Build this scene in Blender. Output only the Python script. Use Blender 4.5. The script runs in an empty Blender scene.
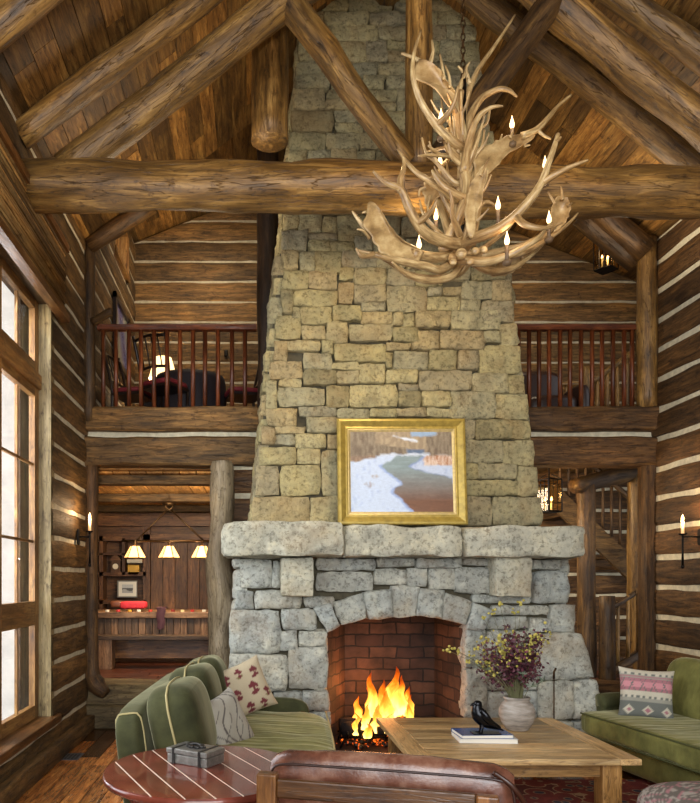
import bpy, math, random
from mathutils import Vector, Matrix, noise
R = random.Random(7)
sc = bpy.context.scene
COL = sc.collection
# ------------------------------------------------------------------ camera
cam_d = bpy.data.cameras.new('camera'); cam = bpy.data.objects.new('camera', cam_d); COL.objects.link(cam)
cam_d.sensor_fit = 'HORIZONTAL'; cam_d.sensor_width = 36; cam_d.lens = 36
cam_d.shift_x = 95/700; cam_d.shift_y = 178.5/700
cam.location = (0, 0, 1.75); cam.rotation_euler = (math.pi/2, 0, 0)
cam_d.clip_start = 0.05; cam_d.clip_end = 200
sc.camera = cam
# ------------------------------------------------------------------ view
sc.view_settings.view_transform = 'Standard'; sc.view_settings.look = 'None'
sc.view_settings.gamma = 1; sc.view_settings.use_curve_mapping = False
sc.view_settings.exposure = 0.22
sc.cycles.use_denoising = True
sc.cycles.max_bounces = 8
sc.cycles.sample_clamp_indirect = 4.0
# ------------------------------------------------------------------ world and lights
w = bpy.data.worlds.new('sky'); sc.world = w; w.use_nodes = True
bg = w.node_tree.nodes['Background']
bg.inputs[0].default_value = (0.92, 0.96, 1.0, 1); bg.inputs[1].default_value = 1.35

def hexc(h):
    h = h.lstrip('#'); o = []
    for i in (0, 2, 4):
        c = int(h[i:i+2], 16)/255
        o.append(c/12.92 if c <= .04045 else ((c+.055)/1.055)**2.4)
    return (o[0], o[1], o[2], 1)
WARM = (1.0, .66, .36); WARM2 = (1.0, .82, .58)
def light(name, kind, loc, power, color=(1, 1, 1), size=.1, rot=None, target=None, sy=None, spot=None):
    d = bpy.data.lights.new(name, kind); d.energy = power; d.color = color
    if kind == 'AREA':
        d.size = size
        if sy: d.shape = 'RECTANGLE'; d.size_y = sy
    else: d.shadow_soft_size = size
    if kind == 'SPOT': d.spot_size = spot or 1.2; d.spot_blend = .8
    o = bpy.data.objects.new(name, d); COL.objects.link(o); o.location = loc
    if target is not None:
        o.rotation_euler = (Vector(target)-Vector(loc)).to_track_quat('-Z', 'Y').to_euler()
    elif rot: o.rotation_euler = rot
    return o
# daylight through the tall window on the left; behind the viewer, an added fill
light('window_daylight', 'AREA', (-2.5, 5.0, 2.6), 200, (.88, .94, 1), 3.2, target=(1.5, 5.4, 1.4), sy=3.6)
light('rear_fill', 'AREA', (.6, -2.6, 3.0), 420, (.95, .98, 1), 5.5, target=(1.8, 7, 2.0), sy=4.0)  # fill added at the open rear end; no window is built there
# fill lamps added to brighten the rooms, without fixtures
light('warm_fill', 'SPOT', (1.3, 5.45, 4.78), 95, (1, .80, .52), .07, target=(1.4, 7.25, 3.7), spot=2.1)  # unseen spot added under the tie beam to brighten the chimney
light('roof_fill', 'AREA', (1.0, 1.8, 4.0), 55, WARM2, 2.0, target=(1.0, 4.6, 8))  # added fill that lifts the roof boards, no fixture here
light('roof_fill', 'AREA', (-.6, 7.4, 5.0), 22, WARM2, .8, target=(-1, 7, 8))  # fill added below the left roof slope
light('roof_fill', 'AREA', (3.6, 7.4, 5.0), 22, WARM2, .8, target=(4, 7, 8))  # fill added below the right roof slope
light('warm_fill', 'AREA', (-.6, 9.9, 7.0), 34, WARM2, .8, target=(-.9, 11.5, 5.2))  # unseen fill added for the left side of the loft
light('warm_fill', 'AREA', (3.3, 9.0, 7.0), 38, WARM2, .6, target=(4.6, 11.5, 5.2))  # unseen fill added for the right side of the loft
light('outdoor_fill', 'AREA', (-4.2, 5.0, 3.5), 90, (1, .98, .95), 2.5, target=(-3.0, 8.4, 2.2))  # added fill brightening the outside wall behind the window panes
light('game_room_fill', 'AREA', (-1.0, 9.0, 2.7), 60, WARM2, .8, target=(-1.2, 12.0, 1.2))  # unseen fill added to lift the game room besides its pendant lamp
light('stair_hall_fill', 'AREA', (3.1, 8.85, 2.7), 40, WARM2, .5, target=(4.9, 10.0, 1.9))  # added fill tucked behind the fireplace to brighten the stair hall

# ------------------------------------------------------------------ helpers
def P(px, py, D):
    return Vector(((px-255)*D/700, D, 1.75+(580-py)*D/700))
def nz(p, s=1.0, o=0.0):
    return noise.noise(Vector((p[0]*s+o, p[1]*s+o*.7, p[2]*s-o)))
class MB:
    def __init__(s):
        s.v = []; s.f = []; s.t = []; s.g = []; s.c = []; s.mi = []; s.tint = .5; s.mat = 0; s.off = Vector((0, 0, 0)); s.colf = None
    def vert(s, p, g=None, c=None):
        s.v.append(Vector(p)); s.t.append(s.tint)
        s.g.append((Vector(g) if g is not None else Vector(p))+s.off); s.c.append(c or (1, 1, 1, 1))
        return len(s.v)-1
    def face(s, *i):
        s.f.append(tuple(i)); s.mi.append(s.mat)
    def rnd(s):
        s.tint = R.random(); s.off = Vector((R.random()*40, R.random()*40, R.random()*40)); return s
    def box(s, a, b, M=None, ax=None):
        a = Vector(a); b = Vector(b); d = b-a
        if ax is None: ax = max(range(3), key=lambda i: abs(d[i]))
        base = len(s.v)
        for k in range(8):
            p = Vector((b.x if k & 1 else a.x, b.y if k & 2 else a.y, b.z if k & 4 else a.z))
            g = (p[ax], p[(ax+1) % 3], p[(ax+2) % 3])
            s.vert(M @ p if M is not None else p, g)
        for f in ((0, 2, 3, 1), (4, 5, 7, 6), (0, 1, 5, 4), (2, 6, 7, 3), (0, 4, 6, 2), (1, 3, 7, 5)):
            s.face(*[base+i for i in f])
        return s
    def grid(s, fn, nu, nv, closeu=False, flip=False):
        base = len(s.v)
        for j in range(nv+1):
            for i in range(nu+(0 if closeu else 1)):
                r = fn(i/nu, j/nv)
                if isinstance(r, tuple) and len(r) >= 2 and isinstance(r[0], Vector):
                    s.vert(r[0], r[1], r[2] if len(r) > 2 else None)
                else: s.vert(r)
        W = nu if closeu else nu+1
        for j in range(nv):
            for i in range(nu):
                a = base+j*W+i; b = base+j*W+(i+1) % W if closeu else a+1
                c = b+W; d = a+W
                s.face(*((a, d, c, b) if flip else (a, b, c, d)))
        return s
    def tube(s, pts, rad, seg=8, caps=True, rough=0.0, flat=1.0, sub=0, g0=0.0, up=None):
        pts = [Vector(p) for p in pts]
        if not hasattr(rad, '__len__'): rad = [rad]*len(pts)
        rad = list(rad)
        if len(rad) != len(pts):
            m = len(pts)-1; k = len(rad)-1
            rad = [rad[min(k, int(i/m*k))]*(1-(i/m*k) % 1)+rad[min(k, int(i/m*k)+1)]*((i/m*k) % 1) for i in range(m+1)]
        if sub and len(pts) > 1:
            np_, nr = [], []
            for i in range(len(pts)-1):
                p0 = pts[max(i-1, 0)]; p1 = pts[i]; p2 = pts[i+1]; p3 = pts[min(i+2, len(pts)-1)]
                for k in range(sub):
                    t = k/sub
                    np_.append(.5*((2*p1)+(p2-p0)*t+(2*p0-5*p1+4*p2-p3)*t*t+(3*p1-p0-3*p2+p3)*t**3))
                    nr.append(rad[i]*(1-t)+rad[i+1]*t)
            np_.append(pts[-1]); nr.append(rad[-1]); pts, rad = np_, nr
        n = len(pts); base = len(s.v)
        t0 = (pts[1]-pts[0]).normalized()
        u = Vector(up) if up is not None else (Vector((0, 0, 1)) if abs(t0.z) < .9 else Vector((1, 0, 0)))
        u = (u-t0*u.dot(t0)).normalized(); L = g0
        for i in range(n):
            t = (pts[min(i+1, n-1)]-pts[max(i-1, 0)]).normalized()
            u = (u-t*u.dot(t))
            if u.length < 1e-6: u = t.orthogonal()
            u.normalize(); v = t.cross(u)
            if i: L += (pts[i]-pts[i-1]).length
            for k in range(seg):
                a = 2*math.pi*k/seg; r = rad[i]
                if rough:
                    q = Vector((L*1.6, math.cos(a)*1.0, math.sin(a)*1.0))+s.off
                    r *= 1+rough*noise.noise(q)+rough*.5*noise.noise(q*2.7)
                s.vert(pts[i]+u*(math.cos(a)*r)+v*(math.sin(a)*r*flat), (L, math.cos(a)*rad[i], math.sin(a)*rad[i]))
        for i in range(n-1):
            for k in range(seg):
                a = base+i*seg+k; b = base+i*seg+(k+1) % seg
                s.face(a, b, b+seg, a+seg)
        if caps:
            s.face(*[base+k for k in range(seg)][::-1]); s.face(*[base+(n-1)*seg+k for k in range(seg)])
        return s
    def puff(s, c, size, k=5, n=10, M=None, colf=None, pinch=0.0, wr=0.0):
        """rounded (superellipsoid) block; size = half extents"""
        c = Vector(c)
        for ax in range(3):
            for sg in (-1, 1):
                def fn(u, v):
                    a, b = math.tan((u*2-1)*math.pi/4), math.tan((v*2-1)*math.pi/4)
                    a, b = (u*2-1)*.5+a*.5, (v*2-1)*.5+b*.5
                    q = [0, 0, 0]; q[ax] = sg; q[(ax+1) % 3] = a; q[(ax+2) % 3] = b
                    m = (abs(q[0])**k+abs(q[1])**k+abs(q[2])**k)**(1/k)
                    q = [x/m for x in q]
                    th = 1-pinch*(q[0]**2*.5+q[2]**2*.5+q[0]**4*q[2]**4)
                    p = Vector((q[0]*size[0], q[1]*size[1]*th, q[2]*size[2]))
                    if wr: p += Vector((0, 1, 0))*wr*noise.noise(Vector((p.x*5, 3, p.z*5))+s.off) + Vector((0, 0, 1))*wr*noise.noise(Vector((p.x*4, p.y*4, 1))+s.off)
                    g = (p.x, p.y, p.z)
                    col = colf(q[0], q[1], q[2]) if colf else None
                    P_ = (M @ p) if M is not None else p
                    return (c+P_, Vector(g), col)
                s.grid(fn, n, n, flip=(sg < 0))
        return s
    def lathe(s, c, prof, seg=20, caps=True):
        base = len(s.v); c = Vector(c)
        for r, z in prof:
            for k in range(seg):
                a = 2*math.pi*k/seg
                s.vert(c+Vector((math.cos(a)*r, math.sin(a)*r, z)))
        for i in range(len(prof)-1):
            for k in range(seg):
                a = base+i*seg+k; b = base+i*seg+(k+1) % seg
                s.face(a, b, b+seg, a+seg)
        if caps:
            s.face(*[base+k for k in range(seg)][::-1]); s.face(*[base+(len(prof)-1)*seg+k for k in range(seg)])
        return s
    def prism(s, pts, vec):
        """planar outline pts extruded by vec"""
        base = len(s.v); n = len(pts); vec = Vector(vec)
        for p in pts: s.vert(p)
        for p in pts: s.vert(Vector(p)+vec)
        s.face(*[base+i for i in range(n)][::-1]); s.face(*[base+n+i for i in range(n)])
        for i in range(n):
            j = (i+1) % n
            s.face(base+i, base+j, base+n+j, base+n+i)
        return s

def mesh_obj(name, mb, mats, parent=None, smooth=False, origin=None, bevel=0, subsurf=0, auto=None):
    if not isinstance(mats, (list, tuple)): mats = [mats]
    if parent is not None:
        root = parent
        while root.parent: root = root.parent
        O = Vector(root.location)
    elif origin is not None: O = Vector(origin)
    else:
        xs = [v.x for v in mb.v]; ys = [v.y for v in mb.v]; zs = [v.z for v in mb.v]
        O = Vector(((min(xs)+max(xs))/2, (min(ys)+max(ys))/2, min(zs)))
    me = bpy.data.meshes.new(name)
    me.from_pydata([tuple(v-O) for v in mb.v], [], mb.f); 
    a = me.attributes.new('tint', 'FLOAT', 'POINT'); a.data.foreach_set('value', mb.t)
    a = me.attributes.new('gc', 'FLOAT_VECTOR', 'POINT'); a.data.foreach_set('vector', [x for g in mb.g for x in g])
    a = me.attributes.new('Col', 'FLOAT_COLOR', 'POINT'); a.data.foreach_set('color', [x for c in mb.c for x in c])
    for m in mats: me.materials.append(m)
    me.polygons.foreach_set('material_index', mb.mi)
    if smooth: me.polygons.foreach_set('use_smooth', [True]*len(me.polygons))
    me.update()
    o = bpy.data.objects.new(name, me); COL.objects.link(o)
    if parent is not None:
        o.parent = parent; o.location = (0, 0, 0)
        # a sub-part's parent mesh sits at the thing's origin already
    else: o.location = O
    if auto is not None:
        me.polygons.foreach_set('use_smooth', [True]*len(me.polygons))
        try: me.set_sharp_from_angle(angle=math.radians(auto))
        except Exception: pass
    if bevel:
        b = o.modifiers.new('bevel', 'BEVEL'); b.width = bevel; b.segments = 2; b.limit_method = 'ANGLE'; b.angle_limit = math.radians(40)
    if subsurf:
        b = o.modifiers.new('sub', 'SUBSURF'); b.levels = subsurf; b.render_levels = subsurf
    return o
def tag(o, label=None, cat=None, group=None, kind=None):
    if label: o['label'] = label
    if cat: o['category'] = cat
    if group: o['group'] = group
    if kind: o['kind'] = kind
    return o
def thing(name, label, cat, loc, group=None):
    o = bpy.data.objects.new(name, None); COL.objects.link(o); o.location = loc; o.empty_display_size = .1
    return tag(o, label, cat, group)
def struct(name, mb, mats, **k):
    o = mesh_obj(name, mb, mats, **k)
    if o.parent is None: o['kind'] = 'structure'
    return o
def solo(name, mb, mats, label, cat, group=None, **k):
    return tag(mesh_obj(name, mb, mats, **k), label, cat, group)
def copy_thing(o, loc, label=None, rotz=None):
    def cp(x, par):
        c = x.copy(); COL.objects.link(c)
        if par is not None: c.parent = par
        for k in x.children: cp(k, c)
        return c
    c = cp(o, None); c.location = loc
    if rotz is not None: c.rotation_euler[2] = rotz
    if label: c['label'] = label
    return c

# ------------------------------------------------------------------ materials
def newmat(name):
    m = bpy.data.materials.new(name); m.use_nodes = True
    nt = m.node_tree; b = nt.nodes['Principled BSDF']
    return m, nt, b
def N(nt, t, **k):
    n = nt.nodes.new(t)
    for a, v in k.items(): setattr(n, a, v)
    return n
def attr(nt, name): 
    n = N(nt, 'ShaderNodeAttribute'); n.attribute_name = name; return n
def ramp(nt, stops, fac):
    r = N(nt, 'ShaderNodeValToRGB'); e = r.color_ramp.elements
    while len(e) < len(stops): e.new(.5)
    for i, (p, c) in enumerate(stops):
        e[i].position = p; e[i].color = hexc(c) if isinstance(c, str) else c
    nt.links.new(fac, r.inputs[0]); return r
def mixc(nt, mode, fac, a, b):
    n = N(nt, 'ShaderNodeMix'); n.data_type = 'RGBA'; n.blend_type = mode; n.clamp_result = False
    if isinstance(fac, (int, float)): n.inputs[0].default_value = fac
    else: nt.links.new(fac, n.inputs[0])
    for s, i in ((a, 6), (b, 7)):
        if isinstance(s, tuple): n.inputs[i].default_value = s
        else: nt.links.new(s, n.inputs[i])
    return n.outputs[2]
def noise_n(nt, vec, scale, detail=5, rough=.6, dist=0.0):
    n = N(nt, 'ShaderNodeTexNoise'); n.inputs['Scale'].default_value = scale
    n.inputs['Detail'].default_value = detail; n.inputs['Roughness'].default_value = rough; n.inputs['Distortion'].default_value = dist
    if vec is not None: nt.links.new(vec, n.inputs['Vector'])
    return n.outputs[0]
def mapping(nt, vec, sc_):
    n = N(nt, 'ShaderNodeMapping'); n.inputs['Scale'].default_value = sc_; nt.links.new(vec, n.inputs[0]); return n.outputs[0]
def bump(nt, b, h, strength=.5, dist=.01):
    n = N(nt, 'ShaderNodeBump'); n.inputs['Strength'].default_value = strength; n.inputs['Distance'].default_value = dist
    nt.links.new(h, n.inputs['Height']); nt.links.new(n.outputs[0], b.inputs['Normal'])
def math_n(nt, op, a, b):
    n = N(nt, 'ShaderNodeMath'); n.operation = op
    for i, s in enumerate((a, b)):
        if isinstance(s, (int, float)): n.inputs[i].default_value = s
        else: nt.links.new(s, n.inputs[i])
    return n.outputs[0]
def wood(name, dark, mid, lite, rough=.6, tintv=.6, bmp=.5, grain=(1.6, 14, 14), hew=0.0, spec=.4, spots=.8):
    m, nt, b = newmat(name)
    gc = attr(nt, 'gc').outputs['Vector']
    g1 = noise_n(nt, mapping(nt, gc, grain), 1.6, 8, .65, .6)
    r = ramp(nt, [(.28, dark), (.5, mid), (.72, lite)], g1)
    big = noise_n(nt, mapping(nt, gc, (1.0, 2.5, 2.5)), 1.3, 4, .6, .4)
    rb = ramp(nt, [(.3, (.45, .42, .40, 1)), (.55, (1, 1, 1, 1)), (.75, (1.45, 1.3, 1.1, 1))], big)
    c = mixc(nt, 'MULTIPLY', .8, r.outputs[0], rb.outputs[0])
    ti = attr(nt, 'tint').outputs['Fac']
    rt = ramp(nt, [(0, (1-tintv*.6,)*3+(1,)), (.5, (1, 1, 1, 1)), (1, (1+tintv*.7, 1+tintv*.6, 1+tintv*.5, 1))], ti)
    c = mixc(nt, 'MULTIPLY', 1.0, c, rt.outputs[0])
    fg = noise_n(nt, mapping(nt, gc, (5, 60, 60)), 1.5, 5, .7); rf = ramp(nt, [(.3, (.55, .52, .5, 1)), (.5, (1, 1, 1, 1)), (.7, (1.3, 1.27, 1.2, 1))], fg)
    c = mixc(nt, 'MULTIPLY', .75, c, rf.outputs[0])
    sp = noise_n(nt, mapping(nt, gc, (6, 9, 9)), 1.6, 4, .7); rs = ramp(nt, [(.32, (.35, .3, .26, 1)), (.43, (1, 1, 1, 1))], sp)
    c = mixc(nt, 'MULTIPLY', spots, c, rs.outputs[0])
    cr = noise_n(nt, mapping(nt, gc, (.8, 9, 9)), 2.2, 3, .5, .3)
    rc = ramp(nt, [(.485, (1, 1, 1, 1)), (.5, (.25, .2, .16, 1)), (.515, (1, 1, 1, 1))], cr)
    c = mixc(nt, 'MULTIPLY', .7, c, rc.outputs[0])
    nt.links.new(c, b.inputs['Base Color'])
    b.inputs['Roughness'].default_value = rough; b.inputs['Specular IOR Level'].default_value = spec
    h = math_n(nt, 'ADD', g1, math_n(nt, 'MULTIPLY', rc.outputs[0], .6))
    if hew:
        hv = noise_n(nt, mapping(nt, gc, (7, 3, 3)), 1.2, 3, .5)
        h = math_n(nt, 'ADD', h, math_n(nt, 'MULTIPLY', hv, hew))
    bump(nt, b, h, bmp, .012)
    return m
def plain(name, c, rough=.5, metal=0, spec=.5, nscale=0, namt=.3, bmp=0, coat=0, sheen=0, emis=None, es=0):
    m, nt, b = newmat(name); c = hexc(c) if isinstance(c, str) else c
    b.inputs['Roughness'].default_value = rough; b.inputs['Metallic'].default_value = metal
    b.inputs['Specular IOR Level'].default_value = spec; b.inputs['Coat Weight'].default_value = coat
    if sheen:
        b.inputs['Sheen Weight'].default_value = sheen; b.inputs['Sheen Roughness'].default_value = .35
        b.inputs['Sheen Tint'].default_value = (min(c[0]*5, 1), min(c[1]*5, 1), min(c[2]*4, 1), 1)
    if nscale:
        co = N(nt, 'ShaderNodeTexCoord').outputs['Object']
        n1 = noise_n(nt, co, nscale, 6, .6)
        r = ramp(nt, [(.3, (1-namt,)*3+(1,)), (.7, (1+namt,)*3+(1,))], n1)
        nt.links.new(mixc(nt, 'MULTIPLY', 1.0, c, r.outputs[0]), b.inputs['Base Color'])
        if bmp: bump(nt, b, n1, bmp, .01)
    else: b.inputs['Base Color'].default_value = c
    if emis: 
        b.inputs['Emission Color'].default_value = hexc(emis) if isinstance(emis, str) else emis
        b.inputs['Emission Strength'].default_value = es
    return m
def vcol(name, rough=.7, fine=400, bmp=.2, sheen=0, metal=0, coat=0, spec=.3):
    m, nt, b = newmat(name)
    c = attr(nt, 'Col').outputs['Color']
    co = N(nt, 'ShaderNodeTexCoord').outputs['Object']
    n1 = noise_n(nt, co, fine, 2, .5)
    r = ramp(nt, [(.3, (.85,)*3+(1,)), (.7, (1.12,)*3+(1,))], n1)
    nt.links.new(mixc(nt, 'MULTIPLY', 1.0, c, r.outputs[0]), b.inputs['Base Color'])
    b.inputs['Roughness'].default_value = rough; b.inputs['Specular IOR Level'].default_value = spec
    b.inputs['Sheen Weight'].default_value = sheen; b.inputs['Coat Weight'].default_value = coat
    if bmp: bump(nt, b, n1, bmp, .003)
    return m
def emit(name, c, s):
    m = bpy.data.materials.new(name); m.use_nodes = True; nt = m.node_tree
    nt.nodes.clear(); e = N(nt, 'ShaderNodeEmission'); o = N(nt, 'ShaderNodeOutputMaterial')
    e.inputs[0].default_value = hexc(c) if isinstance(c, str) else c; e.inputs[1].default_value = s
    nt.links.new(e.outputs[0], o.inputs[0]); return m
def stone(name, stops, bmp=.9, rough=.85):
    m, nt, b = newmat(name)
    co = N(nt, 'ShaderNodeTexCoord').outputs['Object']
    ti = attr(nt, 'tint').outputs['Fac']
    gc = attr(nt, 'gc').outputs['Vector']
    base = ramp(nt, stops, ti).outputs[0]
    n1 = noise_n(nt, gc, 5, 8, .65, .4)
    r1 = ramp(nt, [(.3, (.62, .63, .66, 1)), (.5, (1, 1, 1, 1)), (.72, (1.35, 1.28, 1.15, 1))], n1)
    c = mixc(nt, 'MULTIPLY', .85, base, r1.outputs[0])
    n2 = noise_n(nt, gc, 26, 5, .7)
    r2 = ramp(nt, [(.36, (.42, .41, .4, 1)), (.49, (1, 1, 1, 1)), (.8, (1.15, 1.15, 1.15, 1))], n2)
    c = mixc(nt, 'MULTIPLY', .85, c, r2.outputs[0])
    n3 = noise_n(nt, gc, 2.6, 3, .5)
    r3 = ramp(nt, [(.5, (0, 0, 0, 1)), (.72, (1, 1, 1, 1))], n3)
    c = mixc(nt, 'MIX', math_n(nt, 'MULTIPLY', r3.outputs[0], .35), c, hexc('#a07c4a'))
    nt.links.new(c, b.inputs['Base Color']); b.inputs['Roughness'].default_value = rough
    b.inputs['Specular IOR Level'].default_value = .25
    n4 = noise_n(nt, gc, 9, 6, .75, .8); rdg = math_n(nt, 'ABSOLUTE', math_n(nt, 'SUBTRACT', n4, .5), 0)
    h = math_n(nt, 'ADD', math_n(nt, 'ADD', math_n(nt, 'MULTIPLY', n1, 1.6), math_n(nt, 'MULTIPLY', n2, .7)), math_n(nt, 'MULTIPLY', rdg, 2.5))
    bump(nt, b, h, bmp, .03)
    return m

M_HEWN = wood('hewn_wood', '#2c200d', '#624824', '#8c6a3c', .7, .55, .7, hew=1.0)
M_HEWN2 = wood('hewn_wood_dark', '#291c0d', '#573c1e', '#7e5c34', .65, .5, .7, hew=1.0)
M_LOG = wood('peeled_log', '#33230d', '#745528', '#a8844a', .5, .35, .9, grain=(1.3, 9, 9), spec=.5)
M_LOGD = wood('dark_log', '#22170b', '#4e371c', '#78592f', .55, .4, .7, grain=(1.3, 9, 9))
M_GREYLOG = wood('weathered_log', '#3e2f1c', '#71603f', '#93805c', .7, .4, .8, grain=(1.0, 8, 8))
M_TRUNK = wood('live_edge_trunk', '#54462f', '#8c7c60', '#aa9c84', .7, .4, .8, grain=(.8, 5, 5))
M_BOARD = wood('roof_boards', '#3a270f', '#745226', '#a07c42', .55, 1.0, .3)
M_BOARDL = wood('pale_ceiling_boards', '#7a5226', '#b5813f', '#d4a35c', .6, .6, .3)
M_FLOOR = wood('floor_boards', '#4a2a12', '#8a5529', '#b88044', .25, 1.5, .25, spec=.5, spots=.3)
M_FLOORG = wood('game_floor', '#3a1d12', '#5f3220', '#87503a', .3, .7, .2)
M_RAIL = wood('rail_wood', '#32170a', '#5e2e16', '#824a26', .4, .5, .3)
M_WIN = wood('window_wood', '#5a3a18', '#8a6132', '#b08a52', .45, .3, .2)
M_WINPALE = wood('pale_jamb', '#6e5c38', '#9e8a60', '#baa67e', .6, .3, .3)
M_CAB = wood('cabinet_wood', '#382211', '#694426', '#8f6439', .5, .6, .3)
M_TABLE = wood('table_wood', '#8a6c46', '#b99866', '#d6ba8a', .35, .6, .25, spec=.5, spots=.2)
M_TABLED = wood('table_leg_wood', '#5c3c1c', '#96703f', '#b48c58', .4, .4, .25)
M_CHAIRW = wood('chair_frame_wood', '#3a2210', '#6a4420', '#94683a', .35, .4, .25, spec=.5)
M_SHUF = wood('shuffleboard_wood', '#3c2b1c', '#6b5039', '#917458', .5, .9, .3)
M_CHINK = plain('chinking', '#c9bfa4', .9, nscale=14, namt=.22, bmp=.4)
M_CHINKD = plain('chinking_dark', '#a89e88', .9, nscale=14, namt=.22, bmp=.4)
M_STONE = stone('breast_stone', [(0, '#8c8262'), (.22, '#ab9f74'), (.42, '#a39b7c'), (.6, '#b5a87c'), (.78, '#99937a'), (.9, '#ab9870'), (1, '#b2a67e')])
M_STONEG = stone('grey_stone', [(0, '#abaea6'), (.3, '#bdbeb4'), (.6, '#c5c3b4'), (.8, '#b2b6b0'), (1, '#bcb9aa')])
M_MANTEL = stone('mantel_stone', [(0, '#bab7a6'), (1, '#c1bda8')], .8)
M_MORTAR = plain('mortar', '#4c4636', .95, nscale=20, namt=.3)
M_IRON = plain('black_iron', '#1c1815', .5, .8, nscale=30, namt=.3)
M_BRONZE = plain('bronze_metal', '#4a3620', .45, .9)
M_GLASSW = plain('pane', '#ffffff', .05)

def glassmat(name, c=(1, 1, 1, 1), fac=.10):
    m = bpy.data.materials.new(name); m.use_nodes = True; nt = m.node_tree; nt.nodes.clear()
    t = N(nt, 'ShaderNodeBsdfTransparent'); g = N(nt, 'ShaderNodeBsdfGlossy'); g.inputs['Roughness'].default_value = .03
    t.inputs[0].default_value = c
    mx = N(nt, 'ShaderNodeMixShader'); mx.inputs[0].default_value = fac; o = N(nt, 'ShaderNodeOutputMaterial')
    nt.links.new(t.outputs[0], mx.inputs[1]); nt.links.new(g.outputs[0], mx.inputs[2]); nt.links.new(mx.outputs[0], o.inputs[0])
    return m
M_GLASS = glassmat('window_glass'); M_AMBER = glassmat('seedy_glass', (1, .86, .6, 1), .02)

# ================================================================== STRUCTURE
XL, XR, YB = -2.02, 4.74, 8.33
# ---- hewn log wall: org = origin, ax = along vector, nrm = into the room
def log_wall(name, org, ax, nrm, L, z0, z1, mats, pitch=.333, openings=(), chink=.05, thick=.16, mi=1.0, top=None, zoff=0.0, step=.16):
    org = Vector(org); ax = Vector(ax); nrm = Vector(nrm); mb = MB()
    z = z0-zoff; k = 0
    while z < z1:
        a, b = max(z, z0), min(z+pitch, z1)
        if b-a < .02: z += pitch; continue
        # spans free of openings
        sp = [(0, L)]
        for (o0, o1, q0, q1) in openings:
            if q0 < b-.03 and q1 > a+.03:
                ns = []
                for (s0, s1) in sp:
                    if o0 > s0+.01: ns.append((s0, min(s1, o0)))
                    if o1 < s1-.01: ns.append((max(s0, o1), s1))
                sp = [q for q in ns if q[1]-q[0] > .02]
        for (s0, s1) in sp:
            if top is not None:
                # cut beneath a sloping roof: top(s) gives the height limit
                pass
            mb.rnd(); mb.mat = 0
            n = max(2, int((s1-s0)/step)); seed = R.random()*50
            ph, pl = b-chink*.5, a+chink*.5
            prof = [(-.02, 0), (0.03, 0), (.045, .16), (.048, .5), (.045, .84), (.03, 1), (-.02, 1)]
            def fn(u, v, s0=s0, s1=s1, n=n, seed=seed, ph=ph, pl=pl):
                s_ = s0+(s1-s0)*u; j = int(round(v*6)); d, t = prof[j]
                wob_t = .016*noise.noise(Vector((s_*2.2, seed, 1)))+.008*noise.noise(Vector((s_*7, seed, 2)))
                wob_b = .016*noise.noise(Vector((s_*2.2, seed, 5)))+.008*noise.noise(Vector((s_*7, seed, 6)))
                lo, hi = pl+wob_b, ph+wob_t
                if top is not None: hi = min(hi, top(s_)); lo = min(lo, hi)
                zz = lo+(hi-lo)*t
                dd = d+.010*noise.noise(Vector((s_*3, zz*5, seed)))*(1 if 0 < j < 6 else 0)
                return (org+ax*s_+nrm*dd+Vector((0, 0, zz-org.z)), Vector((s_, zz, dd*2)))
            mb.grid(fn, n, 6)
            mb.mat = 1
            if top is None:
                pa, pb = org+ax*s0, org+ax*s1
                base = len(mb.v)
                for p, zz in ((pa, a), (pb, a), (pb, b), (pa, b)):
                    mb.vert(Vector((p.x, p.y, zz))+nrm*.024)
                mb.face(base, base+1, base+2, base+3)
        z += pitch; k += 1
    if top is not None:
        mb.mat = 1; n = 30
        def fb(u, v):
            s_ = L*u; return org+ax*s_+nrm*.024+Vector((0, 0, z0+(min(z1, top(s_))-z0)*v-org.z))
        mb.grid(fb, n, 1)
    mb.mat = 1
    # back of the wall
    return struct(name, mb, mats, origin=org, auto=35)

# left wall with tall window opening y 3.5..6.83, z .42..4.5
log_wall('wall_left', (XL, -3, 0), (0, 1, 0), (1, 0, 0), YB+3, 0, 5.75, [M_HEWN, M_CHINK], pitch=.31,
         openings=[(6.5, 9.83, .42, 4.5)])
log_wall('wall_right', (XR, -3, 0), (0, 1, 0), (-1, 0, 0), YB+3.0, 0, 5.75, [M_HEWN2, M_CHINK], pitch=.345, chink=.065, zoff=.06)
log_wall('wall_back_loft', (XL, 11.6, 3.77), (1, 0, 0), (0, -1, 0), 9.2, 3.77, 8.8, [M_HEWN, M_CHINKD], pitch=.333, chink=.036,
         top=lambda s: 8.7-.41*abs(s+XL-1.38), zoff=.09)
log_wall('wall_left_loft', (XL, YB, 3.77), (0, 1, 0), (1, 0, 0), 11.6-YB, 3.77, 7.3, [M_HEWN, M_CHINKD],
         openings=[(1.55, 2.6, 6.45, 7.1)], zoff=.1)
mb = MB(); mb.box((7.1, YB, .5), (7.2, 11.7, 7.2)); struct('wall_right_hall', mb, M_HEWN2)
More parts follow.
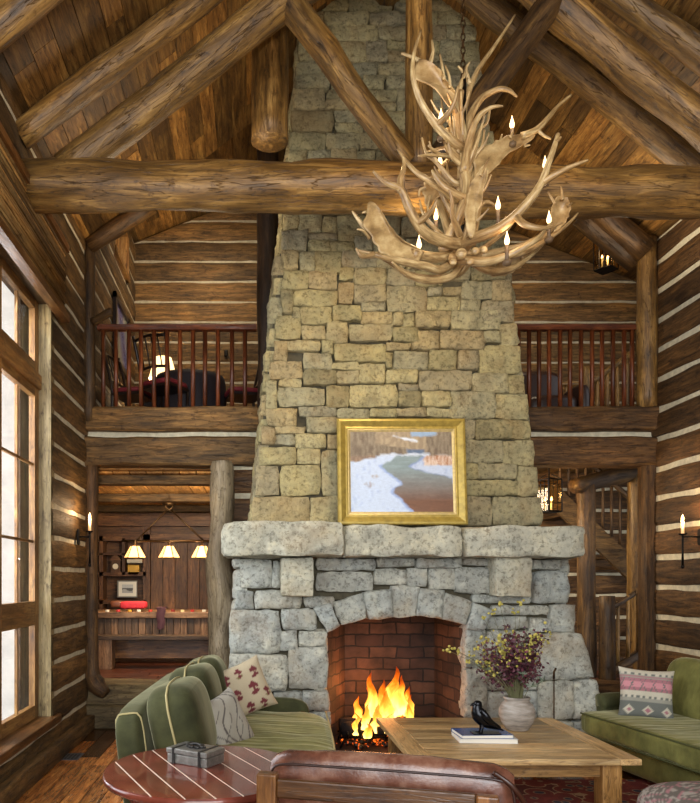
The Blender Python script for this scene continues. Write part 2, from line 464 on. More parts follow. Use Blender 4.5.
# thin outer skins so daylight cannot pass
mb = MB()
mb.box((XL-.35, -3, 0), (XL-.3, 3.4, 5.9)); mb.box((XL-.35, 6.92, 0), (XL-.3, YB+.3, 5.9)); mb.box((XL-.35, 3.4, 0), (XL-.3, 6.92, .38)); mb.box((XL-.35, 3.4, 4.55), (XL-.3, 6.92, 5.9))
mb.box((XL-.35, YB, 5.8), (XL-.3, 9.85, 8)); mb.box((XL-.35, 10.95, 5.8), (XL-.3, 11.7, 8)); mb.box((XL-.35, 9.85, 5.8), (XL-.3, 10.95, 6.4)); mb.box((XL-.35, 9.85, 7.15), (XL-.3, 10.95, 8))
mb.box((XR+.1, -3, 0), (XR+.15, YB, 5.9)); mb.box((XL-.35, 11.7, 3.5), (7.2, 11.75, 9.2))
struct('wall_outer', mb, M_HEWN2)

# floor of the great room
def plank_floor(name, x0, x1, y0, y1, z, mat, wd=.16, along='y', kind=True, ln=2.2):
    mb = MB(); a = x0 if along == 'y' else y0; end = x1 if along == 'y' else y1
    lo, hi = (y0, y1) if along == 'y' else (x0, x1)
    while a < end-1e-4:
        b = min(a+wd*R.uniform(.75, 1.3), end); s = lo-R.random()*ln
        while s < hi:
            e = s+R.uniform(.7, 1.3)*ln; p, q = max(s, lo), min(e, hi)
            if q > p:
                mb.rnd(); g = .004
                if along == 'y': mb.box((a+g, p+g, z-.03), (b-g, q-g, z), ax=1)
                else: mb.box((p+g, a+g, z-.03), (q-g, b-g, z), ax=0)
            s = e
        a = b
    mb.tint = 0; mb.box((x0, y0, z-.08), (x1, y1, z-.012), ax=1 if along == 'y' else 0)
    return struct(name, mb, mat, origin=((x0+x1)/2, (y0+y1)/2, z))
plank_floor('floor', XL, XR, -3, YB, 0, M_FLOOR)
plank_floor('floor_game_room', -5, 2.2, YB+.32, 12.7, .52, M_FLOORG, along='x')
plank_floor('floor_hall', 3.0, 7.1, YB+.02, 11, .52, M_FLOORG, along='x')
# sill logs up to the raised floor, both sides of the fireplace
def rough_log_box(mb, a, b, amp=.02, n=14, ax=0):
    """timber along x with adzed, slightly rounded section"""
    a = Vector(a); b = Vector(b); mb.rnd(); so = R.random()*30
    L = b[ax]-a[ax]; n = max(2, int(abs(L)/.12)); o1, o2 = [(1, 2), (0, 2), (0, 1)][ax]
    prof = [(-1, -.86), (-.86, -1), (.86, -1), (1, -.86), (1, 0), (1, .86), (.86, 1), (-.86, 1), (-1, .86), (-1, 0)]
    c1, c2 = (a[o1]+b[o1])/2, (a[o2]+b[o2])/2; h1, h2 = (b[o1]-a[o1])/2, (b[o2]-a[o2])/2
    base = len(mb.v)
    for i in range(n+1):
        s_ = a[ax]+L*i/n
        for (u, v) in prof:
            p = Vector((0, 0, 0)); p[ax] = s_
            q = Vector((s_*2.2, u*1.1+so, v*1.1))
            p[o1] = c1+h1*u+amp*noise.noise(q); p[o2] = c2+h2*v+amp*noise.noise(q+Vector((9, 3, 7)))
            mb.vert(p, (s_, p[o1], p[o2]))
    m = len(prof)
    for i in range(n):
        for k in range(m):
            A = base+i*m+k; B = base+i*m+(k+1) % m
            mb.face(*( (A, A+m, B+m, B) if ax != 1 else (A, B, B+m, A+m)))
    mb.face(*[base+k for k in range(m)]); mb.face(*[base+n*m+k for k in range(m)][::-1])
    return mb
mb = MB(); rough_log_box(mb, (XL, YB-.12, .0), (.3, YB+.2, .27), .02); rough_log_box(mb, (XL, YB-.06, .26), (.3, YB+.36, .53), .02)
struct('trim_1', mb, M_GREYLOG, auto=40)
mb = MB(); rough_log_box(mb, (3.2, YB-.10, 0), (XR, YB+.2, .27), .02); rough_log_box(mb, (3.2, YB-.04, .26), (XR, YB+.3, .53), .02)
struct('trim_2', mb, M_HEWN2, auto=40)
mb = MB(); rough_log_box(mb, (XL+.04, -3, 0), (XL+.14, YB-.12, .17), .01, ax=1); struct('baseboard_left', mb, M_HEWN, auto=40)
# roof: boards running along the ridge on the underside
RX, RZ, SL = 1.4, 8.3, .77
def roof(name, side, y0, y1, mat, rx, rz, sl, half, wd=.2):
    mb = MB(); t = 0; Lr = half*math.sqrt(1+sl*sl); c = 1/math.sqrt(1+sl*sl); s = sl*c
    def pt(d, y, up=0): return Vector((rx+side*(d*c+up*s), y, rz-d*s+up*c))
    while t < Lr:
        b = min(t+wd*R.uniform(.8, 1.2), Lr); y = y0-R.random()*2.5
        while y < y1:
            e = y+R.uniform(1.4, 3.0); p, q = max(y, y0), min(e, y1)
            if q > p+.01:
                mb.rnd(); g = .003; base = len(mb.v)
                for (d, yy, up) in ((t+g, p+g, 0), (b-g, p+g, 0), (b-g, q-g, 0), (t+g, q-g, 0), (t+g, p+g, .03), (b-g, p+g, .03), (b-g, q-g, .03), (t+g, q-g, .03)):
                    mb.vert(pt(d, yy, up), (yy, d, up))
                for f in ((0, 1, 2, 3), (4, 7, 6, 5), (0, 4, 5, 1), (1, 5, 6, 2), (2, 6, 7, 3), (3, 7, 4, 0)): mb.face(*[base+i for i in f])
            y = e
        t = b
    mb.tint = 0; base = len(mb.v)
    for (d, yy, up) in ((0, y0, .02), (Lr, y0, .02), (Lr, y1, .02), (0, y1, .02), (0, y0, .14), (Lr, y0, .14), (Lr, y1, .14), (0, y1, .14)): mb.vert(pt(d, yy, up), (yy, d, up))
    for f in ((0, 1, 2, 3), (4, 7, 6, 5), (0, 4, 5, 1), (1, 5, 6, 2), (2, 6, 7, 3), (3, 7, 4, 0)): mb.face(*[base+i for i in f])
    return struct(name, mb, mat, origin=(rx, y0, rz))
roof('ceiling_left', -1, -3, YB, M_BOARD, RX, RZ, SL, RX-XL+.3)
roof('ceiling_right', 1, -3, YB, M_BOARD, RX, RZ, SL, XR-RX+.3)
roof('ceiling_loft_left', -1, YB-.1, 11.7, M_BOARD, 1.38, 8.72, .41, 3.9)
roof('ceiling_loft_right', 1, YB-.1, 11.7, M_BOARD, 1.38, 8.72, .41, 5.9)
mb = MB(); mb.prism([(XL-.4, YB+.02, 5.5), (RX, YB+.02, RZ), (XR+2.6, YB+.02, 3.8+.6), (XR+2.6, YB+.02, 9.3), (XL-.4, YB+.02, 9.3)], (0, .05, 0))
mb.v = mb.v
# gable infill between main roof and the loft roof (keeps daylight out), notched for the loft on the right
gi = MB()
gi.prism([(XL-.4, YB-.09, 5.75), (RX, YB-.09, RZ+.12), (XR+.3, YB-.09, 5.85), (XR+2.6, YB-.09, 7.0), (XR+2.6, YB-.09, 9.3), (XL-.4, YB-.09, 9.3)], (0, .04, 0))
struct('wall_gable', gi, M_HEWN2)
# loft floor slab, game room ceiling and walls
mb = MB(); mb.box((XL-.3, YB+.1, 3.62), (7.2, 11.7, 3.77)); struct('floor_loft', mb, M_CAB)
mb = MB(); t = -5
while t < 2.2:
    mb.rnd(); mb.box((t+.004, YB+.2, 3.05), (t+.2, 12.7, 3.08), ax=1); t += .204
mb.box((-5, YB+.12, 3.08), (2.2, 12.7, 3.2)); struct('ceiling_game_room', mb, M_BOARDL, bevel=.01)
for D, lb in ((8.72, 'nearest the opening'), (10.6, 'above the pendant lamp'), (12.2, 'above the cabinet')):
    mb = MB(); rough_log_box(mb, (-4.9, D-.09, 2.93), (1.2, D+.09, 3.05), .006); solo('ceiling_beam', mb, M_HEWN, 'hewn beam under the game room ceiling, '+lb, 'beam', 'game room ceiling beams', auto=40)
mb = MB(); mb.rnd(); mb.box((-5, 12.6, .5), (2.2, 12.7, 3.1)); mb.box((-5, YB+.3, .5), (-4.9, 12.6, 3.1)); mb.rnd(); mb.box((1.2, YB+.7, .5), (1.3, 12.6, 3.1))
struct('wall_game_room', mb, M_CAB)
mb = MB(); mb.box((-5, YB+.1, -.2), (XL-.36, YB+.25, 5.5), ax=2); struct('wall_exterior', mb, plain('pale_siding', '#e9e2d8', .9, nscale=3, namt=.15))
mb = MB(); mb.box((-30, -6, -.35), (XL-.36, 30, -.3)); struct('floor_outside', mb, plain('snowy_ground', '#c8ccd0', .95, nscale=2, namt=.1))
mb = MB(); t = 3.0
while t < 7.1:
    mb.rnd(); mb.box((t+.004, YB+.2, 3.42), (t+.2, 11, 3.46), ax=1); t += .204
struct('ceiling_hall', mb, M_BOARD)
log_wall('wall_back_hall', (2.6, 10.9, .52), (1, 0, 0), (0, -1, 0), 4.5, .52, 3.45, [M_HEWN2, M_CHINK], pitch=.33)
# chinked log wall bits beside the fireplace behind the posts
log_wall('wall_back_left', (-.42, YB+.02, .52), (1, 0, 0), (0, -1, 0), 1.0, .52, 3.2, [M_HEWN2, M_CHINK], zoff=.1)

# ---- loft edge: header, chinking strip, beam -------------------------------------------------
def edge(x0, x1, nm, lab, lab2, m1, m2):
    o = MB(); rough_log_box(o, (x0, YB-.16, 3.50), (x1, YB+.12, 3.78), .018)
    solo(nm, o, m1, lab, 'beam', auto=40)
    o = MB(); o.box((x0, YB-.04, 3.36), (x1, YB+.08, 3.54)); struct('trim_3' if x0 < 0 else 'trim_4', o, M_CHINK)
    o = MB(); rough_log_box(o, (x0, YB-.14, 3.10), (x1, YB+.16, 3.43), .02)
    solo('header_beam', o, m2, lab2, 'beam', auto=40)
edge(XL+.02, .62, 'floor_beam', 'hewn timber beam carrying the left loft railing above the game room opening', 'weathered hewn header log spanning the top of the game room opening', M_HEWN, M_HEWN)
edge(2.6, XR-.02, 'floor_beam', 'hewn timber beam carrying the right loft railing above the stair hall', 'dark hewn header log over the stair hall opening right of the fireplace', M_HEWN2, M_HEWN2)

# ---- window on the left ----------------------------------------------------------------------
WX = XL-.12
win = bpy.data.objects.new('window_1', None); COL.objects.link(win); win.location = (WX, 5.1, .42); win['kind'] = 'structure'
mb = MB()
mb.rnd().box((WX-.03, 6.83, .36), (XL+.03, 6.95, 4.55), ax=2); mb.rnd().box((WX-.03, 3.4, .36), (XL+.03, 3.5, 4.55), ax=2)
mesh_obj('jamb', mb, M_WINPALE, win, bevel=.006)
mb = MB(); mb.rnd().box((WX-.03, 3.4, 4.44), (XL+.03, 6.95, 4.6)); mesh_obj('head', mb, M_HEWN, win)
mb = MB(); mb.rnd().box((XL-.32, 3.4, .34), (XL+.09, 7.0, .42)); mesh_obj('window_sill', mb, M_CHAIRW, win, bevel=.01)
ys = [3.5, 4.6, 5.72, 6.83]
for i in range(3):
    a, b = ys[i], ys[i+1]
    for (z0, z1, rows, zs) in ((.42, 1.42, 1, ()), (1.42, 3.62, 3, (2.12, 2.86)), (3.72, 4.46, 1, ())):
        mb = MB(); st = .115
        for (p, q) in (((WX-.03, a, z0), (WX+.03, a+st, z1)), ((WX-.03, b-st, z0), (WX+.03, b, z1))): mb.rnd().box(p, q, ax=2)
        mb.rnd().box((WX-.03, a+st, z0), (WX+.03, b-st, z0+st*1.1)); mb.rnd().box((WX-.03, a+st, z1-st*.9), (WX+.03, b-st, z1))
        m_ = (a+b)/2; mb.rnd().box((WX-.015, m_-.012, z0+st), (WX+.015, m_+.012, z1-st), ax=2)
        for z in zs: mb.rnd().box((WX-.015, a+st, z-.013), (WX+.015, b-st, z+.013))
        sash = mesh_obj('sash', mb, M_WIN, win, bevel=.004)
        mb = MB(); mb.box((WX-.004, a+st, z0+st), (WX+.004, b-st, z1-st)); mesh_obj('pane', mb, M_GLASS, sash)
mb = MB(); mb.rnd().box((WX-.04, 3.5, 3.6), (WX+.06, 6.83, 3.74)); mesh_obj('transom', mb, M_WIN, win, bevel=.006)
# loft window
win2 = bpy.data.objects.new('window_2', None); COL.objects.link(win2); win2.location = (XL-.1, 10.4, 6.45); win2['kind'] = 'structure'
mb = MB()
for (a, b) in (((XL-.2, 9.85, 6.4), (XL+.05, 9.93, 7.15)), ((XL-.2, 10.87, 6.4), (XL+.05, 10.95, 7.15)), ((XL-.15, 10.37, 6.4), (XL, 10.43, 7.15)), ((XL-.2, 9.85, 6.4), (XL+.07, 10.95, 6.47)), ((XL-.2, 9.85, 7.08), (XL+.05, 10.95, 7.15))): mb.rnd().box(a, b)
mesh_obj('window_frame', mb, M_WIN, win2)
mb = MB(); mb.box((XL-.12, 9.9, 6.46), (XL-.11, 10.9, 7.1)); mesh_obj('pane', mb, M_GLASS, win2)

# woven shade
t = thing('woven_shade', 'brown woven roman shade raised at the top of the tall left window', 'blind', (XL+.1, 5.2, 4.36))
mb = MB()
for k in range(26):
    z = 4.4+k*.025; mb.rnd(); mb.tube([(XL+.11+.01*math.sin(k*1.3), 3.3, z), (XL+.11+.01*math.sin(k*1.3), 7.02, z)], .014, 5)
mb.rnd(); mesh_obj('slats', mb, wood('woven_reed', '#6e5028', '#a8834c', '#c8aa70', .7, .9, .2), t, smooth=True)
mb = MB(); mb.rnd().box((XL+.06, 3.3, 5.03), (XL+.16, 7.02, 5.1)); mb.rnd().box((XL+.07, 3.3, 4.33), (XL+.16, 7.02, 4.40)); mesh_obj('rail', mb, M_CHAIRW, t)
# ================================================================== TIMBERS
def log(mb, a, b, r0, r1=None, n=None, rough=.10, seg=14, bow=.0):
    a = Vector(a); b = Vector(b); r1 = r0 if r1 is None else r1; mb.rnd()
    n = n or max(4, int((b-a).length/.16)); so = R.random()*50
    d = (b-a).normalized(); u = d.orthogonal().normalized(); v = d.cross(u)
    pts = []; rr = []
    for i in range(n+1):
        t = i/n
        pts.append(a.lerp(b, t)+u*bow*noise.noise(Vector((t*2.5, so, 0)))+v*bow*noise.noise(Vector((t*2.5, 0, so))))
        rr.append((r0+(r1-r0)*t)*(1+.06*noise.noise(Vector((t*6, so, 3)))))
    mb.tube(pts, rr, seg, rough=rough); return mb
D0 = 5.98
tr = thing('roof_truss', 'peeled log roof truss with tie beam, king post and struts spanning the room', 'roof truss', (1.4, D0, 4.9))
mb = MB(); log(mb, (XL+.05, D0, 5.12), (XR-.03, D0, 5.05), .195, .2, rough=.22, seg=20, bow=.05)
mesh_obj('tie_beam', mb, M_LOG, tr, smooth=True)
mb = MB(); log(mb, P(66, 172, D0), P(420, -110, D0), .15, .14, rough=.13, seg=16, bow=.04); mesh_obj('top_chord', mb, M_LOG, tr, smooth=True)
mb = MB(); log(mb, P(790, 190, D0), P(420, -105, D0), .16, .15, rough=.13, seg=16, bow=.04); mesh_obj('top_chord', mb, M_LOG, tr, smooth=True)
mb = MB(); log(mb, P(419, 172, D0), P(419, -80, D0), .115, .115, rough=.08, seg=14); mesh_obj('king_post', mb, M_LOG, tr, smooth=True)
mb = MB(); log(mb, P(278, -12, D0-.02), P(408, 166, D0), .12, .10, rough=.2, seg=14, bow=.03); mesh_obj('strut', mb, M_LOG, tr, smooth=True)
mb = MB(); log(mb, P(562, -12, D0-.02), P(432, 166, D0), .12, .10, rough=.1, seg=14); mesh_obj('strut', mb, M_LOGD, tr, smooth=True)
def rafter(D, side, label, r=.105, mat=None):
    zr = RZ-.17; 
    mb = MB(); xe = XL+.02 if side < 0 else XR-.02
    log(mb, (xe, D, zr-SL*abs(RX-xe)), (RX+side*.08, D, zr-SL*.08), r, r*.9, rough=.14, seg=12, bow=.03)
    solo('log_rafter', mb, mat or M_LOG, label, 'rafter', 'log rafters under the roof boards', smooth=True)
rafter(5.95, -1, 'peeled log rafter just above the left chord of the truss', .115)
rafter(4.95, -1, 'peeled log rafter cut by the top left corner of the view', .12)
rafter(6.82, -1, 'shadowed log rafter behind the left chord, nearest the chimney')
rafter(6.02, 1, 'peeled log rafter at the top right corner of the view', .115)
rafter(6.95, 1, 'log rafter below the right chord, ending near the tie beam behind the chandelier', .13)
mb = MB(); log(mb, (RX, -3, RZ-.32), (RX, YB, RZ-.32), .17, rough=.1); solo('ridge_beam', mb, M_LOG, 'long peeled log running under the roof ridge', 'beam', smooth=True)
# hanging log stub beside chimney
mb = MB(); log(mb, (.15, 7.14, 6.22), (.15, 7.14, 7.38), .19, .19, rough=.07, seg=16); solo('hanging_log_post', mb, M_LOG, 'short thick log post hanging from the roof left of the chimney', 'post', smooth=True)
# posts on the back plane
mb = MB(); log(mb, (.15, YB-.12, 3.6), (.15, YB-.12, 7.3), .125, .125, rough=.1, seg=14); solo('log_post', mb, wood('blackened_log', '#140d07', '#2e1f12', '#4a3520', .5, .3, .6), 'dark log post between the left loft railing and the chimney', 'post', smooth=True)
t = thing('log_post', 'slim post at the left loft corner with a cut branch stub and brace', 'post', (XL+.1, YB-.1, 3.6))
mb = MB(); log(mb, (XL+.07, YB-.1, 3.6), (XL+.07, YB-.1, 6.0), .075, .07, rough=.15); mesh_obj('post', mb, M_LOGD, t, smooth=True)
mb = MB(); mb.tube([P(93, 322, 8.2), P(100, 318, 8.15), P(108, 313, 8.1), P(112, 312, 8.1)], [.05, .045, .05, .055], 8, sub=2, rough=.1); mesh_obj('branch_stub', mb, M_LOGD, t, smooth=True)
mb = MB(); log(mb, P(88, 246, 8.2), P(152, 205, 8.2), .10, .10, rough=.1); mesh_obj('brace', mb, M_LOGD, t, smooth=True)
t = thing('log_post', 'tall log post at the right loft corner with a forked top brace', 'post', (XR-.12, YB-.1, 3.6))
mb = MB(); log(mb, (XR-.13, YB-.1, 3.775), (XR-.13, YB-.1, 5.75), .115, .11, rough=.12); mesh_obj('post', mb, M_LOG, t, smooth=True)
mb = MB(); log(mb, P(646, 252, 8.2), P(592, 205, 8.2), .14, .11, rough=.15); mesh_obj('brace', mb, M_LOGD, t, smooth=True)
mb = MB(); log(mb, P(637, 262, 8.35), P(580, 216, 8.35), .13, .12, rough=.1); mesh_obj('brace', mb, M_LOGD, t, smooth=True)
# doorway posts below
mb = MB(); mb.rnd(); mb.tube([P(106, 694, YB-.12), P(96, 684, YB-.08), P(92, 668, YB-.05), P(91.5, 620, YB-.05), P(91, 560, YB-.05), P(91.5, 462, YB-.05)], [.07, .115, .085, .080, .078, .08], 14, sub=6, rough=.08)
solo('door_post', mb, M_HEWN2, 'left post of the game room opening flaring at its foot', 'post', smooth=True)
mb = MB(); mb.rnd(); mb.tube([P(225, 690, YB-.08), P(222, 640, YB-.08), P(224, 600, YB-.08), P(219, 560, YB-.08), P(222, 510, YB-.08), P(222, 462, YB-.08)], [.17, .145, .16, .13, .15, .135], 18, sub=6, rough=.3)
t = thing('door_post', 'broad weathered live-edge trunk post between game room opening and fireplace', 'post', P(222, 690, YB-.08))
mesh_obj('trunk', mb, M_TRUNK, t, smooth=True)
# stair hall
def P9(px, py): return P(px, py, 9.2)
mb = MB(); log(mb, P(587, 693, 8.9), P(586, 483, 8.9), .115, .105, rough=.1); solo('log_post', mb, M_LOGD, 'round log post just right of the mantel end', 'post', smooth=True)
mb = MB(); log(mb, P(636, 683, 9.6), P(636, 474, 9.3), .115, .105, rough=.1); solo('log_post', mb, M_LOG, 'round log post in the stair hall behind the handrail', 'post', smooth=True)
mb = MB(); log(mb, P(575, 486, 8.8), P(650, 468, 9.5), .10, .12, rough=.1); solo('log_lintel', mb, M_LOGD, 'log lintel resting on the two round stair hall posts', 'beam', smooth=True)
mb = MB(); rough_log_box(mb, (XR-.14, YB-.1, .5), (XR, YB+.1, 3.2), .012, ax=2); solo('door_post', mb, M_HEWN2, 'dark square post at the right wall end of the stair hall', 'post', auto=40)
t = thing('stair_newel', 'stout log newel post with handrail at the foot of the stair', 'railing', P(607, 688, 8.6))
mb = MB(); log(mb, P(607, 690, 8.6), P(607, 596, 8.6), .10, .09, rough=.08); mesh_obj('newel', mb, M_LOGD, t, smooth=True)
mb = MB(); log(mb, P(612, 608, 8.6), P(648, 585, 8.75), .03, .03, rough=.1); mesh_obj('handrail', mb, M_LOGD, t, smooth=True)
mb = MB(); log(mb, P(612, 672, 8.6), P(648, 648, 8.75), .06, .06, rough=.1); mesh_obj('bottom_rail', mb, M_LOGD, t, smooth=True)
for px in (618, 628, 638, 646):
    mb = MB(); log(mb, P(px, 668-(px-612)*.66, 8.66), P(px, 605-(px-612)*.63, 8.66), .02, .02, rough=.1, n=4, seg=8); mesh_obj('baluster', mb, M_LOG, t, smooth=True)
t = thing('staircase', 'timber staircase descending behind the posts with log balusters', 'stairs', P(600, 690, 9.9))
mb = MB(); a, b = P(552, 492, 9.8), P(632, 568, 9.8)
mb.rnd(); mb.prism([a+Vector((0, 0, .16)), b+Vector((0, 0, .16)), b-Vector((0, 0, .20)), a-Vector((0, 0, .20))], (0, .07, 0)); mesh_obj('stringer', mb, M_HEWN, t)
mb = MB()
for k in range(8):
    q = a.lerp(b, k/7); mb.rnd(); mb.box(q+Vector((-.13, .06, -.02)), q+Vector((.14, 1.0, .02)))
mesh_obj('treads', mb, M_HEWN2, t)
mb = MB(); log(mb, P(552, 430, 9.85), P(632, 500, 9.85), .035, .035, rough=.1); mesh_obj('handrail', mb, M_LOGD, t, smooth=True)
for k in range(9):
    px = 560+k*8.6; mb = MB(); f = (px-552)/80
    log(mb, P(px, 492+f*76-12, 9.85), P(px, 430+f*70, 9.85), .022, .02, rough=.1, n=4, seg=8); mesh_obj('baluster', mb, M_HEWN2, t, smooth=True)
mb = MB(); 
for k in range(4):
    mb.rnd(); mb.box((3.4+.0*k, 9.5+.28*k, .5), (5.2, 9.8+.28*k, .7+.19*k))
solo('lower_steps', mb, M_HEWN2, 'shadowed wooden steps behind the log newel post', 'stairs')
# loft railings
def railing(x0, x1, xs, label, nm='loft_railing'):
    t = thing(nm, label, 'railing', ((x0+x1)/2, YB-.05, 3.77))
    mb = MB(); rough_log_box(mb, (x0, YB-.09, 4.70), (x1, YB, 4.765), .004); mesh_obj('top_rail', mb, M_RAIL, t)
    for px in xs:
        mb = MB(); q = P(px, 400, YB-.045); mb.rnd(); mb.tube([(q.x, q.y, 3.77), (q.x, q.y, 4.71)], .026, 8, rough=.05); mesh_obj('baluster', mb, M_RAIL, t, smooth=True)
    return t
railing(XL+.16, .02, [103.4, 116, 129, 141, 154, 167, 180, 193, 205, 218, 232, 245], 'red-brown wooden railing along the left loft edge')
railing(2.95, XR-.25, [508, 518.5, 529, 539, 549, 560, 570, 581, 592, 602, 613, 624, 632], 'red-brown wooden railing along the right loft edge')

# ================================================================== FIREPLACE
fp = thing('stone_fireplace', 'massive rough stone fireplace and tapering chimney breast in the centre of the room', 'fireplace', (1.45, 7.2, 0))
def Dfront(py):          # the breast leans back slightly as it rises
    return 7.22+.22*max(0, min(1, (540-py)/540))
def stone_patch(mb, c4, fmap, prot=.040, gap=.12, rnd=.10, jit=1.1, deep=.10):
    """c4: four corners (u,v) in wall coordinates: TL, TR, BR, BL; fmap(u, v, h) -> world"""
    mb.rnd(); so = R.random()*90
    c4 = [list(c) for c in c4]
    for c in c4: c[0] += R.uniform(-jit, jit); c[1] += R.uniform(-jit, jit)*.7
    cx = sum(c[0] for c in c4)/4; cy = sum(c[1] for c in c4)/4
    W = max(abs(c4[1][0]-c4[0][0]), 4); H = max(abs(c4[3][1]-c4[0][1]), 4)
    sx = 1-2*gap/W; sy = 1-2*gap/H
    c4 = [(cx+(c[0]-cx)*sx, cy+(c[1]-cy)*sy) for c in c4]
    nu = 8+2*min(8, int(W/9)); nv = 8+2*min(6, int(H/9))
    def par(n): return [-1, -.999, -.955]+[-.87+1.74*i/(n-6) for i in range(n-5)]+[.955, .999, 1]
    ps, qs = par(nu), par(nv)
    tx, ty = R.uniform(-.4, .4), R.uniform(-.4, .4); pr = prot*R.uniform(.45, 1.25)
    def fn(u, v):
        s = ps[int(round(u*nu))]; t = qs[int(round(v*nv))]
        edge_ = abs(s) == 1 or abs(t) == 1
        S = s*math.sqrt(1-t*t*rnd*s*s); T = t*math.sqrt(1-s*s*rnd*t*t)
        a, b = (S+1)/2, (T+1)/2
        x = (c4[0][0]*(1-a)+c4[1][0]*a)*(1-b)+(c4[3][0]*(1-a)+c4[2][0]*a)*b
        y = (c4[0][1]*(1-a)+c4[1][1]*a)*(1-b)+(c4[3][1]*(1-a)+c4[2][1]*a)*b
        q = Vector((x*.07, y*.07, so))
        e = max(abs(s), abs(t))
        x += noise.noise(q*1.6+Vector((5, 0, 0)))*1.5*e; y += noise.noise(q*1.6+Vector((0, 9, 0)))*1.4*e
        m = max(abs(s)**8, abs(t)**8)
        h = pr*(1-.5*m)+.026*(noise.noise(Vector((x*.06, y*.06, so)))+.5*noise.noise(Vector((x*.16, y*.16, so)))+.35*noise.noise(Vector((x*.4, y*.4, so))))*(1-m*.4)+pr*.3*(s*tx+t*ty)
        if edge_: h = -deep
        p = fmap(x, y, h)
        return (p, p)
    mb.grid(fn, nu, nv, flip=True)
def fmap_breast(x, y, h): return P(x, y, Dfront(y)) + Vector((0, -h-.02, 0))
def r4(x0, y0, x1, y1): return [(x0, y0), (x1, y0), (x1, y1), (x0, y1)]
breast = """282,215,298,231 298,215,322,234 322,218,337,234 337,217,366,243 281,231,308,252 308,234,337,242 307,242,331,253 331,243,354,253 354,238,373,253 281,252,299,271
299,253,315,273 314,252,341,274 341,252,377,269 377,256,405,270 282,272,309,291 308,273,338,290 338,268,354,281 353,269,386,286 386,270,414,287 281,291,293,315 293,291,338,308 338,283,353,305
353,286,386,304 386,287,427,313 293,308,301,320 301,308,331,326 331,306,361,322 361,304,386,313 361,313,391,325 275,316,301,340 301,327,325,341 325,323,348,345 348,325,392,342
414,271,442,287 442,266,470,281 470,268,506,281 427,288,442,297 442,288,461,297 461,283,492,301 427,298,459,312 459,300,480,312 491,281,511,302 481,302,513,323 391,314,402,327 402,314,414,327
414,312,450,329 450,311,499,331 392,328,419,344 411,331,439,351 439,331,484,351 482,332,499,344 499,324,517,346 478,346,519,375 393,352,427,371 427,351,457,372 457,351,478,371
417,372,471,392 471,374,507,394 506,375,524,395 405,256,440,270 440,250,475,266 475,252,506,268 373,236,405,256 405,240,440,256 440,236,472,250 472,232,505,252 366,215,400,236 400,215,440,238 440,215,472,235 472,215,503,231
273,341,288,362 288,341,320,353 320,341,333,354 333,345,385,363 270,362,303,380 303,354,332,370 332,363,359,371 303,371,337,386 337,371,359,385 358,364,386,384 385,344,411,352 385,353,392,370 385,371,417,384
266,381,278,410 278,380,302,388 278,388,325,407 325,386,349,408 349,385,397,408 397,385,417,392 398,392,421,408 421,392,451,408 266,409,297,427 297,408,336,418 336,409,370,420 370,409,396,418 396,408,426,418 426,409,456,418
449,392,495,420 493,394,527,420 262,427,275,446 275,427,306,435 275,435,295,446 306,418,338,434 294,435,326,449 326,435,340,450 259,447,297,466 296,449,321,465 321,450,345,497 255,466,279,496 279,466,321,496
251,497,310,526 310,497,345,526 457,420,474,441 474,420,512,440 511,420,530,440 464,441,502,464 501,441,533,466 460,464,478,480 476,464,516,480 516,467,537,496 460,480,518,496 460,497,491,526 491,497,541,526
340,420,372,446 372,420,420,440 420,420,458,444 345,446,380,478 380,442,425,470 425,446,460,470 345,480,390,500 390,472,460,498 345,500,400,526 400,500,460,526"""
mb = MB()
for tok in breast.split():
    a = [float(x) for x in tok.split(',')]; stone_patch(mb, r4(*a), fmap_breast)
# courses above y=215 up through the roof
def breast_l(y): return 303-(y/215)*21 if y < 215 else 282-(y-215)*.103
def breast_r(y): return 470+(y/215)*32
y = 215.0; R2 = random.Random(11)
while y > -70:
    h = R2.uniform(12, 22); x = breast_l(y-h/2); xe = breast_r(y-h/2)
    while x < xe-3:
        wd = R2.uniform(18, 48)
        if xe-(x+wd) < 14: wd = xe-x
        if h > 18 and R2.random() < .3:
            k = R2.uniform(.4, .6); stone_patch(mb, r4(x, y-h, x+wd, y-h*k), fmap_breast); stone_patch(mb, r4(x, y-h*k, x+wd, y), fmap_breast)
        else: stone_patch(mb, r4(x, y-h, x+wd, y), fmap_breast)
        x += wd
    y -= h
# left and right returns of the breast
def edge_pts(py):
    xl = (303-(py/215)*21) if py < 215 else (282-(py-215)*.103)
    xr = (470+(py/215)*32) if py < 215 else (502+(py-215)*.126)
    return xl, xr
def side_map(sd):
    def f(u, v, h):     # u = depth from the front in cm*?, v = photo row giving the height
        py = v; D = Dfront(py); xl, xr = edge_pts(py); q = P(xl if sd < 0 else xr, py, D)
        return Vector((q.x+sd*(h-.01), q.y+u*.01, q.z))
    return f
for sd in (-1, 1):
    y = 524.0
    while y > -70:
        h = R2.uniform(14, 30); u = 0.0
        while u < 76:
            wd = min(R2.uniform(25, 60), 78-u)
            q4 = r4(u, y-h, u+wd, y) if sd > 0 else [(u+wd, y-h), (u, y-h), (u, y), (u+wd, y)]
            stone_patch(mb, q4, side_map(sd), prot=.04, gap=1.0)
            u += wd
        y -= h
mesh_obj('breast_stonework', mb, M_STONE, fp, auto=50)
